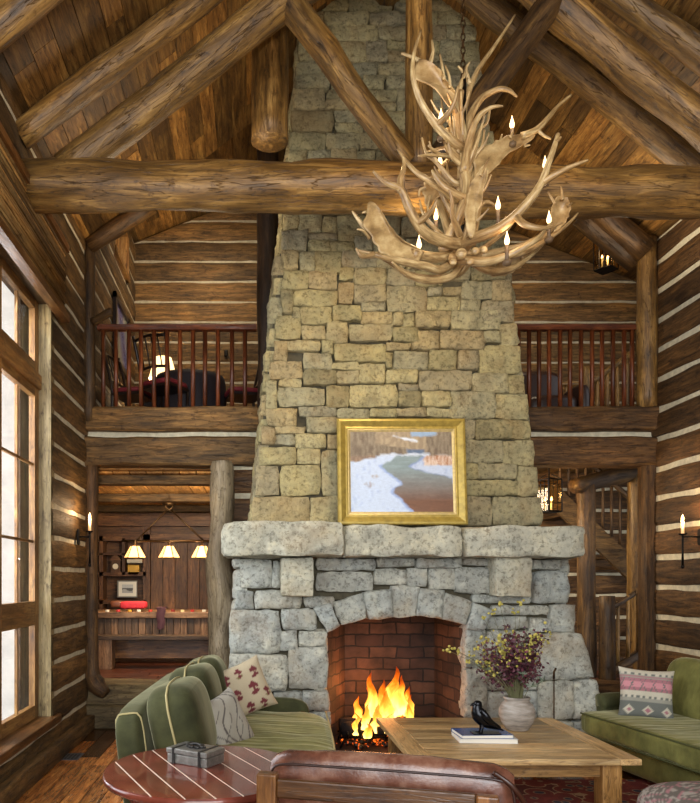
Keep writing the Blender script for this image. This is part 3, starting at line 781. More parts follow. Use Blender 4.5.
# mortar core
mb = MB()
def core_ring(py, mb, off=.0):
    xl, xr = edge_pts(py); D = Dfront(py); a = P(xl, py, D); b = P(xr, py, D)
    return [Vector((a.x+.02, D+.035, a.z)), Vector((b.x-.02, D+.035, b.z)), Vector((b.x-.02, 8.0, b.z)), Vector((a.x+.02, 8.0, a.z))]
rings = [core_ring(py, mb) for py in (535, 400, 215, 0, -90)]
for r in rings:
    for p in r: mb.vert(p)
for i in range(4):
    for k in range(4):
        a = i*4+k; b = i*4+(k+1) % 4; mb.face(a, b, b+4, a+4)
mb.face(3, 2, 1, 0)
# lower core: piers and the block above the opening
DL = 6.98
def lowbox(x0, y0, x1, y1, d1=7.98, d0=DL+.03):
    a = P(x0, y0, DL); b = P(x1, y1, DL); mb.box((min(a.x, b.x), d0, min(a.z, b.z)), (max(a.x, b.x), d1, max(a.z, b.z)))
lowbox(240, 558, 566, 603); lowbox(236, 603, 324, 755); lowbox(466, 603, 560, 755); lowbox(324, 600, 466, 612)
lowbox(560, 640, 585, 755); lowbox(324, 612, 345, 622, 7.15); lowbox(446, 612, 466, 620, 7.15)
mesh_obj('mortar_core', mb, M_MORTAR, fp)
def fmap_low(x, y, h): return P(x, y, DL)+Vector((0, -h-.02, 0))
low = """240,559,272,589 272,561,281,588 235,590,254,610 254,590,303,609 229,609,281,653 281,609,317,630 303,596,334,608 278,630,298,651 298,630,326,646 228,653,288,691 287,647,328,689 228,691,272,720
272,690,304,711 303,690,330,711 304,711,332,756 228,720,268,756 268,711,304,756 315,558,375,571 315,571,373,592 373,568,406,585 406,568,427,587 427,568,454,590 375,558,415,568 415,558,462,568 453,567,495,594
462,558,495,567 470,594,530,604 490,604,548,616 484,616,527,629 527,617,549,632 530,570,566,603 530,559,540,570 540,559,560,570 549,604,573,632 463,629,485,668 463,668,485,718 463,718,485,756
484,630,535,660 484,660,535,690 484,690,535,722 535,680,572,720 484,722,535,756 535,720,572,756"""
mb = MB()
for tok in low.split():
    a = [float(x) for x in tok.split(',')]; stone_patch(mb, r4(*a), fmap_low, prot=.065, gap=.25, rnd=.12)
for q in ([(534, 632), (580, 632), (594, 678), (535, 680)], [(572, 679), (594, 677), (600, 716), (572, 719)], [(572, 719), (600, 717), (606, 756), (572, 756)],
          [(228, 559), (240, 559), (240, 590), (232, 590)]):
    if q[0][0] > 300: stone_patch(mb, q, fmap_low, prot=.07, rnd=.12)
# returns of the lower fireplace
def low_side(sd):
    def f(u, v, h):
        py = v; xl = 238-(py-558)*.06; xr = 566+max(0, (py-600))*.25
        q = P(xl if sd < 0 else xr, py, DL); return Vector((q.x+sd*(h-.01), q.y+u*.01, q.z))
    return f
for sd in (-1, 1):
    y = 756.0
    while y > 562:
        h = min(R2.uniform(28, 48), y-558); u = 0
        while u < 96:
            wd = min(R2.uniform(35, 70), 98-u)
            q4 = r4(u, y-h, u+wd, y) if sd > 0 else [(u+wd, y-h), (u, y-h), (u, y), (u+wd, y)]
            stone_patch(mb, q4, low_side(sd), prot=.05, gap=1.0); u += wd
        y -= h
# inner reveals of the opening
def reveal(sd):
    px0 = 327 if sd < 0 else 464
    def f(u, v, h):
        q = P(px0, v, DL); return Vector((q.x-sd*(h-.03), q.y+u*.01, q.z))
    return f
for sd in (-1, 1):
    y = 756
    while y > 632:
        h = min(R2.uniform(30, 50), y-628)
        q4 = r4(0, y-h, 24, y) if sd < 0 else [(24, y-h), (0, y-h), (0, y), (24, y)]
        stone_patch(mb, q4, reveal(sd), prot=.03); y -= h
mesh_obj('lower_stonework', mb, M_STONEG, fp, auto=50)
# arch voussoirs
vs = [[(312, 608), (330, 602), (341, 625), (326, 633)], [(332, 602), (362, 592), (366, 618), (341, 626)], [(362, 591), (389, 588), (391, 617), (367, 620)],
      [(389, 584), (418, 586), (415, 616), (391, 618)], [(418, 588), (442, 590), (440, 618), (415, 616)], [(443, 591), (469, 600), (464, 626), (440, 619)], [(471, 601), (492, 612), (480, 632), (463, 628)]]
for q in vs:
    mb = MB(); stone_patch(mb, q, lambda x, y, h: P(x, y, DL)+Vector((0, -h-.05, 0)), prot=.08, rnd=.1, deep=.3); mesh_obj('arch_stone', mb, M_STONEG, fp, auto=50)
# rough block helper for mantel and corbels
def rough_block(mb, a, b, amp=.03, nx=14, ny=4, nz_=5, rd=.22):
    a = Vector(a); b = Vector(b); c = (a+b)/2; h = (b-a)/2; mb.rnd(); so = R.random()*60
    mb.puff(c, h, 18, 12)
    st = len(mb.v)-6*13*13
    for i in range(st, len(mb.v)):
        v = mb.v[i]; q = Vector((v.x*2.2+so, v.y*2.6, v.z*3))
        d = (v-c); d = Vector((d.x/h.x, d.y/h.y, d.z/h.z))
        n_ = amp*(noise.noise(q)+.5*noise.noise(q*2.7)+.28*noise.noise(q*6))
        n_ += amp*.6*round(noise.noise(q*1.3)*2)/2
        mb.v[i] = v+Vector((d.x*n_*.7, d.y*n_*1.3, d.z*n_*.7)); mb.g[i] = v.copy()
for (x0, y0, x1, y1, d0) in ((222, 521, 344, 556, 6.56), (345, 526, 464, 556, 6.60), (464, 526, 587, 557, 6.56)):
    mb = MB(); a = P(x0, y1, 6.6); b = P(x1, y0, 6.6); rough_block(mb, (a.x-.004, d0, a.z), (b.x+.004, 7.5, b.z), .034); mesh_obj('mantel_stone', mb, M_MANTEL, fp, smooth=True)
for (x0, y0, x1, y1) in ((281, 557, 313, 596), (495, 557, 531, 597)):
    mb = MB(); a = P(x0, y1, 6.72); b = P(x1, y0, 6.72); rough_block(mb, (a.x, 6.70, a.z), (b.x, 7.1, b.z), .02); mesh_obj('corbel_stone', mb, M_MANTEL, fp, smooth=True)
# firebox
M_FIREBRICK, nt, b = newmat('fire_brick')
gc = attr(nt, 'gc').outputs['Vector']
br = N(nt, 'ShaderNodeTexBrick'); nd = N(nt, 'ShaderNodeTexNoise'); nd.inputs['Scale'].default_value = 5; nt.links.new(gc, nd.inputs['Vector']); vm = N(nt, 'ShaderNodeVectorMath'); vm.operation = 'MULTIPLY_ADD'; nt.links.new(nd.outputs['Color'], vm.inputs[0]); vm.inputs[1].default_value = (.05, .05, 0); nt.links.new(gc, vm.inputs[2]); nt.links.new(vm.outputs[0], br.inputs['Vector']); br.inputs['Scale'].default_value = 1
br.inputs['Brick Width'].default_value = .30; br.inputs['Row Height'].default_value = .13; br.inputs['Mortar Size'].default_value = .010; br.inputs['Mortar Smooth'].default_value = .3
br.inputs['Color1'].default_value = hexc('#35231c'); br.inputs['Color2'].default_value = hexc('#5a4030'); br.inputs['Mortar'].default_value = hexc('#1c1613')
nn = noise_n(nt, gc, 3, 5, .6); rr_ = ramp(nt, [(.35, (.25, .24, .23, 1)), (.65, (1.2, 1.15, 1.1, 1))], nn)
nt.links.new(mixc(nt, 'MULTIPLY', .9, br.outputs[0], rr_.outputs[0]), b.inputs['Base Color']); b.inputs['Roughness'].default_value = .85
bump(nt, b, math_n(nt, 'SUBTRACT', nn, br.outputs['Fac']), .6, .01)
mb = MB(); XA, XB = P(325, 0, DL).x, P(465, 0, DL).x; XC, XD = XA+.30, XB-.10; Y0, Y1 = DL+.05, 7.78; ZT = 1.48
def quadg(pts, gs):
    base = len(mb.v)
    for p, g in zip(pts, gs): mb.vert(p, (g[0], g[1], 0))
    mb.face(base, base+1, base+2, base+3)
def wallq(a, b, s0):
    L = (Vector(b)-Vector(a)).length
    quadg([(a[0], a[1], 0), (b[0], b[1], 0), (b[0], b[1], ZT), (a[0], a[1], ZT)], [(s0, 0), (s0+L, 0), (s0+L, ZT), (s0, ZT)])
wallq((XA, Y0), (XC, Y1), 0); wallq((XC, Y1), (XD, Y1), .9); wallq((XD, Y1), (XB, Y0), 2.6)
quadg([(XA, Y0, ZT), (XC, Y1, ZT), (XD, Y1, ZT), (XB, Y0, ZT)], [(0, 0), (0, 1), (1.4, 1), (1.4, 0)])
quadg([(XA, Y0-.3, .012), (XB, Y0-.3, .012), (XB, Y1, .012), (XA, Y1, .012)], [(0, 0), (1.4, 0), (1.4, 1.1), (0, 1.1)])
# smoke shelf lintel behind the arch
mesh_obj('firebox', mb, M_FIREBRICK, fp)
mb = MB(); mb.rnd()
for k in range(4): mb.rnd(); mb.box((XA-.2+k*.46, DL-.42, -.005), (XA-.2+k*.46+.45, DL+.02, .02))
mesh_obj('hearth_slab', mb, plain('hearth_brick', '#6c4a38', .7, nscale=9, namt=.35, bmp=.3), fp)
# grate, logs, flames
FX, FY = P(372, 0, 7.35).x, 7.35
t = thing('fire_grate', 'black iron fire grate holding the burning logs', 'grate', (FX, FY, .02))
mb = MB()
for k in range(6):
    x = FX-.28+k*.13; mb.tube([(x, FY-.2, .20), (x, FY-.18, .13), (x, FY+.18, .13), (x, FY+.2, .2)], .010, 6)
mb.tube([(FX-.36, FY-.15, .13), (FX+.42, FY-.15, .13)], .012, 6); mb.tube([(FX-.36, FY+.15, .13), (FX+.42, FY+.15, .13)], .012, 6)
for (x, y) in ((FX-.3, FY-.15), (FX+.36, FY-.15), (FX-.3, FY+.15), (FX+.36, FY+.15)): mb.tube([(x, y, .13), (x-.05*(1 if x < FX else -1), y, .02)], .012, 6)
mesh_obj('grate_bars', mb, M_IRON, t, smooth=True)
M_CHAR = plain('charred_wood', '#1a1210', .9, nscale=20, namt=.5, bmp=.6)
for (a, b, r, lab) in (((-.34, .0, .22), (.46, .03, .24), .085, 'thick charred log lying across the grate at the back of the fire'), ((-.30, -.12, .20), (-.02, .14, .24), .075, 'charred log end at the left of the fire'),
                  ((.02, -.12, .2), (.42, -.02, .21), .06, 'charred split log at the front right of the fire')):
    mb = MB(); log(mb, Vector((FX, FY, 0))+Vector(a), Vector((FX, FY, 0))+Vector(b), r, rough=.2, n=8); solo('firewood_log', mb, M_CHAR, lab, 'log', 'logs burning in the fireplace', smooth=True)
M_EMBER = bpy.data.materials.new('embers'); M_EMBER.use_nodes = True; nt = M_EMBER.node_tree; b = nt.nodes['Principled BSDF']
co = N(nt, 'ShaderNodeTexCoord').outputs['Object']; n1 = noise_n(nt, co, 22, 3); r = ramp(nt, [(.55, (0, 0, 0, 1)), (.66, (1, .14, .01, 1)), (.82, (1, .4, .08, 1))], n1)
b.inputs['Base Color'].default_value = hexc('#120c0a'); nt.links.new(r.outputs[0], b.inputs['Emission Color']); b.inputs['Emission Strength'].default_value = 2
mb = MB()
for k in range(70):
    x = FX+R.gauss(.02, .2); yy = FY+R.gauss(0, .1); s = R.uniform(.015, .04); mb.rnd(); mb.puff((x, yy, .03+s*.5), (s, s, s*.8), 2.5, 2)
solo('embers', mb, M_EMBER, 'glowing coals under the grate', 'embers', kind=None) if False else tag(mesh_obj('ember_bed', mb, M_EMBER), 'glowing coals and ash beneath the fire grate', 'embers', kind='stuff')
M_FLAME = bpy.data.materials.new('flame'); M_FLAME.use_nodes = True; nt = M_FLAME.node_tree; nt.nodes.clear()
gcz = attr(nt, 'tint').outputs['Fac']
gco = attr(nt, 'gc').outputs['Vector']
fn_ = noise_n(nt, mapping(nt, gco, (9, 9, 3.5)), 1.3, 3, .5, .8)
fac = math_n(nt, 'ADD', gcz, math_n(nt, 'MULTIPLY', math_n(nt, 'SUBTRACT', fn_, .5), .9))
r = ramp(nt, [(0, (1, .62, .16, 1)), (.35, (1, .46, .06, 1)), (.7, (1, .2, .01, 1)), (1, (.7, .06, .0, 1))], fac)
e = N(nt, 'ShaderNodeEmission'); nt.links.new(r.outputs[0], e.inputs[0])
st = ramp(nt, [(0, (1,)*3+(1,)), (.6, (.55,)*3+(1,)), (1, (.2,)*3+(1,))], fac); nt.links.new(math_n(nt, 'MULTIPLY', st.outputs[0], 3.6), e.inputs[1])
tp = N(nt, 'ShaderNodeBsdfTransparent'); lw = N(nt, 'ShaderNodeLayerWeight'); lw.inputs[0].default_value = .35
mx = N(nt, 'ShaderNodeMixShader'); al = ramp(nt, [(.15, (0, 0, 0, 1)), (.85, (1, 1, 1, 1))], math_n(nt, 'ADD', lw.outputs['Facing'], math_n(nt, 'MULTIPLY', math_n(nt, 'SUBTRACT', fac, .35), .8)))
nt.links.new(al.outputs[0], mx.inputs[0]); nt.links.new(e.outputs[0], mx.inputs[1]); nt.links.new(tp.outputs[0], mx.inputs[2])
o_ = N(nt, 'ShaderNodeOutputMaterial'); nt.links.new(mx.outputs[0], o_.inputs[0])
def flame(px, base, top, wpx, dy, lean=0):
    mb = MB(); a = P(px, base, 7.35+dy); b = P(px+lean, top, 7.35+dy); so = R.random()*30; W = wpx/95/2; n = 14; seg = 10
    for i in range(n+1):
        tt = i/n; c = a.lerp(b, tt); c.x += .05*noise.noise(Vector((tt*3, so, 0)))*(.3+tt); c.y += .04*noise.noise(Vector((tt*3, so, 5)))
        rr = W*((1-tt)**.8)*(.55+1.1*min(tt*3, 1)*.6)*(1+.35*noise.noise(Vector((tt*6, so, 9)))) + .001
        mb.tint = tt
        for k in range(seg):
            an = 2*math.pi*k/seg; p = c+Vector((math.cos(an)*rr, math.sin(an)*rr*.6, 0)); mb.vert(p)
    for i in range(n):
        for k in range(seg):
            A = i*seg+k; B = i*seg+(k+1) % seg; mb.face(A, B, B+seg, A+seg)
    return mb
t = thing('fire', 'bright orange flames rising over the logs in the firebox', 'fire', (FX, FY, .15))
for f in ((372, 722, 672, 16, 0, 0), (380, 720, 679, 15, .05, 2), (391, 718, 666, 20, 0, 5), (400, 715, 675, 15, -.05, 2), (406, 718, 686, 14, .05, 3), (386, 722, 690, 20, -.1, 0), (396, 722, 684, 20, .08, -3),
          (378, 733, 703, 14, -.12, -1), (359, 728, 696, 12, 0, -3), (364, 730, 703, 11, -.08, 3), (376, 715, 687, 12, .1, -6), (409, 718, 694, 10, 0, 2), (356, 735, 712, 9, -.12, 0), (388, 734, 712, 12, -.14, 3), (410, 722, 702, 10, -.1, -2), (367, 738, 722, 12, -.15, 3), (400, 728, 714, 10, -.14, 2)):
    mesh_obj('flame', flame(*f), M_FLAME, t, smooth=True)
light('fire_glow', 'POINT', (FX+.1, FY-.12, .5), 15, (1, .36, .10), .13)
light('fire_glow', 'POINT', (FX-.1, FY+.12, .65), 8, (1, .36, .10), .1)
# fire poker
t = thing('fire_poker', 'thin iron poker standing upright against the stones right of the vase', 'poker', P(554, 742, 6.86))
mb = MB(); mb.tube([P(554, 744, 6.84), P(554, 676, 6.88)], .007, 6); mesh_obj('rod', mb, M_BRONZE, t, smooth=True)
mb = MB(); mb.tube([P(554, 679, 6.88), P(554, 672, 6.88), P(556, 668, 6.88)], .011, 6); mesh_obj('handle', mb, M_BRONZE, t, smooth=True)

# ================================================================== PAINTING
t = thing('framed_painting', 'gold framed painting of a snowy river standing on the stone mantel', 'painting', P(402, 525, 6.98))
def pq(px, py, d=0.0):
    lean = (525-py)/108*.10; return P(px, py, 6.93)+Vector((0, lean-d, 0))
M_GOLD = plain('gilt', '#a68e44', .36, .35, nscale=18, namt=.3, bmp=.15)
M_GOLDL = plain('gilt_liner', '#c9b27a', .4, .5, nscale=30, namt=.2)
def frame(mb, o, prof):
    # o = outer rectangle; prof = list of (inset px, height)
    for (a, b) in (((0, 0), (1, 0)), ((1, 0), (1, 1)), ((1, 1), (0, 1)), ((0, 1), (0, 0))):
        rows = []
        for ins, h in prof:
            row = []
            for (u, v) in (a, b):
                x = o[0]+ins if u == 0 else o[2]-ins; y = o[1]+ins if v == 0 else o[3]-ins
                row.append(pq(x, y, h))
            rows.append(row)
        base = len(mb.v)
        for r_ in rows:
            for p in r_: mb.vert(p)
        for i in range(len(rows)-1): mb.face(base+2*i, base+2*i+1, base+2*i+3, base+2*i+2)
mb = MB(); frame(mb, (338, 417, 467, 525), [(0, -.02), (0, .035), (1, .05), (3, .055), (4.5, .045), (8, .02), (9.5, .024), (10.5, .02), (10.5, 0)])
mb.prism([pq(338.5, 417.5, -.02), pq(466.5, 417.5, -.02), pq(466.5, 524.5, -.02), pq(338.5, 524.5, -.02)], (0, .012, 0)); mesh_obj('frame', mb, M_GOLD, t, auto=30)
mb = MB(); frame(mb, (348, 427, 457, 515), [(0, .014), (1.2, .016), (3.2, .004), (3.2, -.01)]); mesh_obj('liner', mb, M_GOLDL, t)
def paint(u, v):      # u right, v down, 0..1
    def lin(h): return hexc(h)
    nx = noise.noise(Vector((u*9, v*9, 0))); nf = noise.noise(Vector((u*40, v*14, 3))); nv = noise.noise(Vector((u*60, v*6, 8)))
    sky = v < .06+.05*noise.noise(Vector((u*3, 1, 1))) and .6 < u < .85
    if sky: c = lin('#8ba0ba')
    elif v < .30+.04*nx:
        # hillside and trees
        hill = v < .10+.16*(u*1.2) and u > .25 and u < .75
        if hill: c = lin('#8f7d66') if nf > -.1 else lin('#a69478')
        else: c = lin('#6b5c4c') if nv > 0 else lin('#8a7c68')
        if abs(v-(.05+.30*(u-.42))) < .012+.02*nx and .42 < u < .66: c = lin('#cfd6e4')
        if .55+.05*nx < u < .73 and v > .22: c = lin('#56657e') if nv > -.2 else lin('#6c7890')
    else: c = lin('#a0958c')
    # far snow strip
    if .27+.02*nx < v < .35 and .3 < u < .78: c = lin('#c0c8d6') if nf > -.25 else lin('#98a6c0')
    if v > .38-.09*(1-abs(u-.0))*0 and False: pass
    # river
    left = .40+.08*math.sin(v*9)-.0 if v < .62 else .50+.1*(v-.62)
    left = {True: .30+(.62-v)*.2, False: .48}[v < .5] if v < .62 else left
    lb = [(.30, .45), (.36, .40), (.42, .30), (.48, .35), (.55, .42), (.62, .50), (.66, .52), (.70, .44), (.76, .42), (.85, .50), (1.0, .61)]
    rb = [(.30, .72), (.36, .66), (.40, .60), (.44, .56), (.49, .68), (.52, .80), (.58, 1.0), (1.0, 1.01)]
    def itp(t_, x):
        for (a, b), (c_, d) in zip(t_, t_[1:]):
            if x <= c_: return b+(d-b)*max(0, (x-a))/(c_-a)
        return t_[-1][1]
    if v > .30:
        L_, R_ = itp(lb, v)+.012*nx, itp(rb, v)+.012*nx
        if u < L_:
            c = lin('#b9c6dc') if nf > -.4 else lin('#a4b4d4')
            if u > L_-.035 and v > .4: c = lin('#93a5cf')
            if v < .36+.2*(0.1-u)+.04*nx and u < .25: c = lin('#7a6454') if nv > -.1 else lin('#98806a')
            if (abs(u-.18)+abs(v-.66)*1.3) < .05 and nv > 0: c = lin('#9a8c86')
            if (abs(u-.24)+abs(v-.56)*1.3) < .04 and nv > 0: c = lin('#a2948c')
        elif u < R_:
            k = min(1, max(0, (v-.45)/.42)); A, B = lin('#7d8c8e'), lin('#6e4a34')
            c = tuple(A[i]*(1-k)+B[i]*k for i in range(3))+(1,)
            m_ = 1+.25*noise.noise(Vector((u*6, v*36, 2))); c = tuple(x*m_ for x in c[:3])+(1,)
        else:
            c = lin('#b4bfd4') if nf > -.35 else lin('#98a6c6')
            if v < .42 and u > .72: c = lin('#a06f4e') if nv > 0 else lin('#cdb8a8')
            if u < R_+.03: c = lin('#8292ba')
    return c
def paint_soft(u, v):
    acc = [0, 0, 0]
    for k in range(9):
        du, dv = ((k % 3)-1)*.008, ((k//3)-1)*.009
        wu = .012*noise.noise(Vector((u*22, v*22, 5))); wv_ = .014*noise.noise(Vector((u*18, v*26, 9)))
        c = paint(min(1, max(0, u+du+wu)), min(1, max(0, v+dv+wv_)))
        for i in range(3): acc[i] += c[i]/9
    g_ = 1+.10*noise.noise(Vector((u*30, v*60, 1)))
    return (acc[0]*g_, acc[1]*g_, acc[2]*g_, 1)
mb = MB(); mb.grid(lambda u, v: (pq(351.2+102.6*u, 430.2+81.6*v, .004), Vector((u, v, 0)), paint_soft(u, v)), 150, 120)
mesh_obj('canvas', mb, vcol('oil_paint', .45, 250, .15, spec=.35), t)

# ================================================================== ANTLER CHANDELIER
M_ANT, nt, b = newmat('antler')
gc = attr(nt, 'gc').outputs['Vector']; n1 = noise_n(nt, mapping(nt, gc, (2, 12, 12)), 5, 6, .6)
r = ramp(nt, [(.3, '#6a5436'), (.5, '#a0875c'), (.7, '#c8b488')], n1)
n2 = noise_n(nt, gc, 3, 3, .5); r2 = ramp(nt, [(.35, (.62, .5, .4, 1)), (.6, (1, 1, 1, 1))], n2)
nt.links.new(mixc(nt, 'MULTIPLY', .8, r.outputs[0], r2.outputs[0]), b.inputs['Base Color']); b.inputs['Roughness'].default_value = .42
bump(nt, b, n1, .35, .006)
CD = 4.7
M_BULB = emit('candle_bulb', (1.0, .66, .30, 1), 5)
M_CANDLE = plain('candle_sleeve', '#5a4630', .6, nscale=20, namt=.3)
ch = thing('antler_chandelier', 'large antler chandelier with candle bulbs hanging in front of the chimney', 'chandelier', P(447, 282, CD))
def A3(p): return P(p[0], p[1], CD+(p[2] if len(p) > 2 else 0))
def antler(parts):
    """parts: list of (points, r0, r1) tubes in one antler, first is the main beam; points = (px, py, depth offset)"""
    mb = MB(); mb.rnd()
    for pts, r0, r1 in parts:
        n = len(pts); rs = [r0+(r1-r0)*(i/(n-1))**1.15 for i in range(n)]; rs[-1] = min(r1, .006) if r1 < .012 else r1
        mb.tube([A3(p) for p in pts], rs, 10, sub=5, rough=.10)
    return mb
def palm(outline, thick=.022, tines=(), dy=(0, 0), bend=.06):
    """a flat, slightly dished palmate plate with a smooth edge, plus tines"""
    mb = MB(); mb.rnd(); n = len(outline); cx = sum(p[0] for p in outline)/n; cy = sum(p[1] for p in outline)/n
    xs = [p[0] for p in outline]; x0, x1 = min(xs), max(xs)
    ring = []
    for i in range(n):
        p0, p1, p2, p3 = [outline[(i+k-1) % n] for k in range(4)]
        for k in range(4):
            t = k/4
            ring.append(tuple(.5*((2*p1[j])+(p2[j]-p0[j])*t+(2*p0[j]-5*p1[j]+4*p2[j]-p3[j])*t*t+(3*p1[j]-p0[j]-3*p2[j]+p3[j])*t**3) for j in (0, 1)))
    ring = [(cx+(x-cx)*F, cy+(y-cy)*F) for (x, y) in ring for F in [1+.16*abs(math.sin(math.atan2(y-cy, x-cx)*4.5+cx))**3]]
    m = len(ring)
    def dep(x, y, f): return dy[0]+(dy[1]-dy[0])*((x-x0)/(x1-x0+1e-6))+bend*(1-f*f)
    levels = [(0.0, 1), (.35, 1), (.7, 1), (.92, .7), (1.0, 0), (.92, -.7), (.7, -1), (.35, -1), (0.0, -1)]
    base = len(mb.v)
    for f, s in levels:
        for (x, y) in ring:
            X = cx+(x-cx)*f; Y = cy+(y-cy)*f
            mb.vert(P(X, Y, CD+dep(X, Y, f))-Vector((0, s*thick*.5, 0)), (X*.006, Y*.0012, 0))
    for i in range(len(levels)-1):
        for k in range(m):
            a = base+i*m+k; b_ = base+i*m+(k+1) % m; mb.face(a, b_, b_+m, a+m)
    for pts, r0, r1 in tines:
        k = len(pts); mb.tube([A3(p) for p in pts], [r0+(r1-r0)*(i/(k-1)) for i in range(k)], 8, sub=4, rough=.08)
    return mb
ants = [
 antler([([(478, 156, .05), (466, 150, 0), (452, 141, -.05), (437, 126, -.1), (422, 104, -.15), (413, 78, -.2), (414, 54, -.2), (421, 31, -.18)], .036, .008), ([(436, 126, -.1), (448, 114, -.16), (455, 100, -.2), (458, 86, -.22)], .022, .006)]),
 antler([([(463, 158, .1), (462, 128, .1), (466, 100, .12), (478, 70, .15), (496, 44, .2), (515, 15, .25)], .032, .006), ([(470, 84, .12), (466, 70, .1), (470, 62, .1)], .016, .005)]),
 antler([([(462, 180, 0), (464, 150, .05), (468, 122, .1), (480, 100, .12), (496, 90, .12), (508, 90, .1), (517, 97, .08)], .034, .010)]),
 antler([([(464, 172, -.1), (470, 140, -.1), (478, 118, -.12), (490, 108, -.14), (503, 106, -.15)], .03, .007)]),
 antler([([(442, 248, 0), (474, 238, -.2), (496, 230, -.28), (514, 217, -.34), (530, 200, -.38), (541, 184, -.4), (548, 165, -.42), (554, 148, -.42), (558, 134, -.4)], .040, .012), ([(543, 182, -.4), (556, 174, -.44), (572, 166, -.46), (588, 160, -.48)], .026, .006),
         ([(515, 215, -.34), (524, 224, -.4), (538, 228, -.42), (550, 227, -.4), (562, 223, -.38)], .024, .006), ([(556, 142, -.42), (561, 137, -.42)], .014, .006)]),
 antler([([(446, 252, 0), (476, 256, .1), (506, 256, .2), (530, 249, .26), (552, 236, .3), (568, 224, .32), (578, 213, .33)], .036, .007), ([(540, 245, .28), (550, 232, .34), (553, 222, .36)], .018, .006)]),
 antler([([(450, 258, -.1), (482, 262, -.2), (505, 257, -.28), (525, 247, -.32), (540, 236, -.33), (552, 222, -.3)], .032, .008)]),
 antler([([(466, 246, -.05), (446, 242, -.2), (428, 235, -.3), (416, 221, -.36), (408, 206, -.4), (401, 190, -.42), (391, 185, -.44), (382, 180, -.44), (373, 171, -.44)], .040, .008), ([(401, 192, -.42), (400, 180, -.42), (404, 168, -.42), (403, 157, -.42)], .024, .007),
         ([(418, 223, -.36), (427, 216, -.42), (433, 208, -.46), (437, 199, -.48)], .022, .006)]),
 antler([([(455, 262, 0), (440, 270, -.1), (424, 266, -.2), (404, 262, -.3), (386, 258, -.36), (372, 254, -.38), (357, 250, -.38)], .032, .008), ([(374, 254, -.38), (362, 257, -.42), (357, 250, -.44)], .016, .006)]),
 antler([([(462, 262, .05), (452, 276, -.05), (430, 281, -.15), (410, 276, -.24), (392, 264, -.3), (378, 256, -.34)], .030, .010), ([(412, 277, -.22), (400, 270, -.3), (392, 262, -.36)], .018, .006)]),
 antler([([(470, 258, .1), (460, 272, .2), (440, 278, .25), (416, 276, .3), (396, 268, .36), (380, 256, .42)], .030, .008)]),
 antler([([(458, 250, .1), (486, 270, .2), (512, 268, .3), (530, 256, .36), (546, 240, .42), (556, 226, .45)], .03, .007)]),
 antler([([(446, 130, 0), (450, 150, 0), (462, 164, -.05), (467, 182, -.1), (464, 204, -.12), (456, 224, -.1), (446, 244, -.05)], .028, .036), ([(463, 166, -.05), (452, 156, -.1), (448, 142, -.14)], .02, .006)]),
 antler([([(460, 92, 0), (457, 118, 0), (462, 146, 0), (466, 170, .02), (460, 200, .05), (456, 232, .05), (452, 256, 0)], .03, .04), ([(459, 118, 0), (452, 104, -.05), (447, 92, -.1)], .016, .005)]),
 antler([([(452, 246, .1), (446, 222, .12), (440, 205, .15), (436, 190, .2), (440, 170, .24), (450, 158, .22)], .032, .012)]),
 antler([([(472, 246, .1), (476, 222, .14), (480, 206, .16), (488, 202, .2), (498, 208, .24)], .028, .008)]),
 antler([([(476, 168, .05), (456, 158, 0), (438, 155, -.05), (418, 156, -.1)], .026, .006), ([(440, 155, -.04), (432, 149, -.1), (428, 145, -.12)], .014, .005)]),
 antler([([(478, 150, .1), (458, 146, .12), (442, 148, .16), (426, 152, .2)], .02, .006)]),
 antler([([(470, 200, -.1), (452, 192, -.18), (441, 184, -.2), (434, 174, -.22), (432, 170, -.22)], .026, .006)]),
 antler([([(398, 149, -.1), (405, 160, -.12), (416, 172, -.15), (428, 180, -.15), (444, 190, -.1), (456, 200, 0)], .008, .032)]),
 antler([([(462, 240, -.1), (456, 225, -.2), (452, 214, -.25), (452, 200, -.3), (449, 190, -.32)], .024, .006)]),
 antler([([(466, 170, -.05), (474, 150, -.1), (480, 132, -.1), (482, 124, -.1)], .022, .006)]),
]
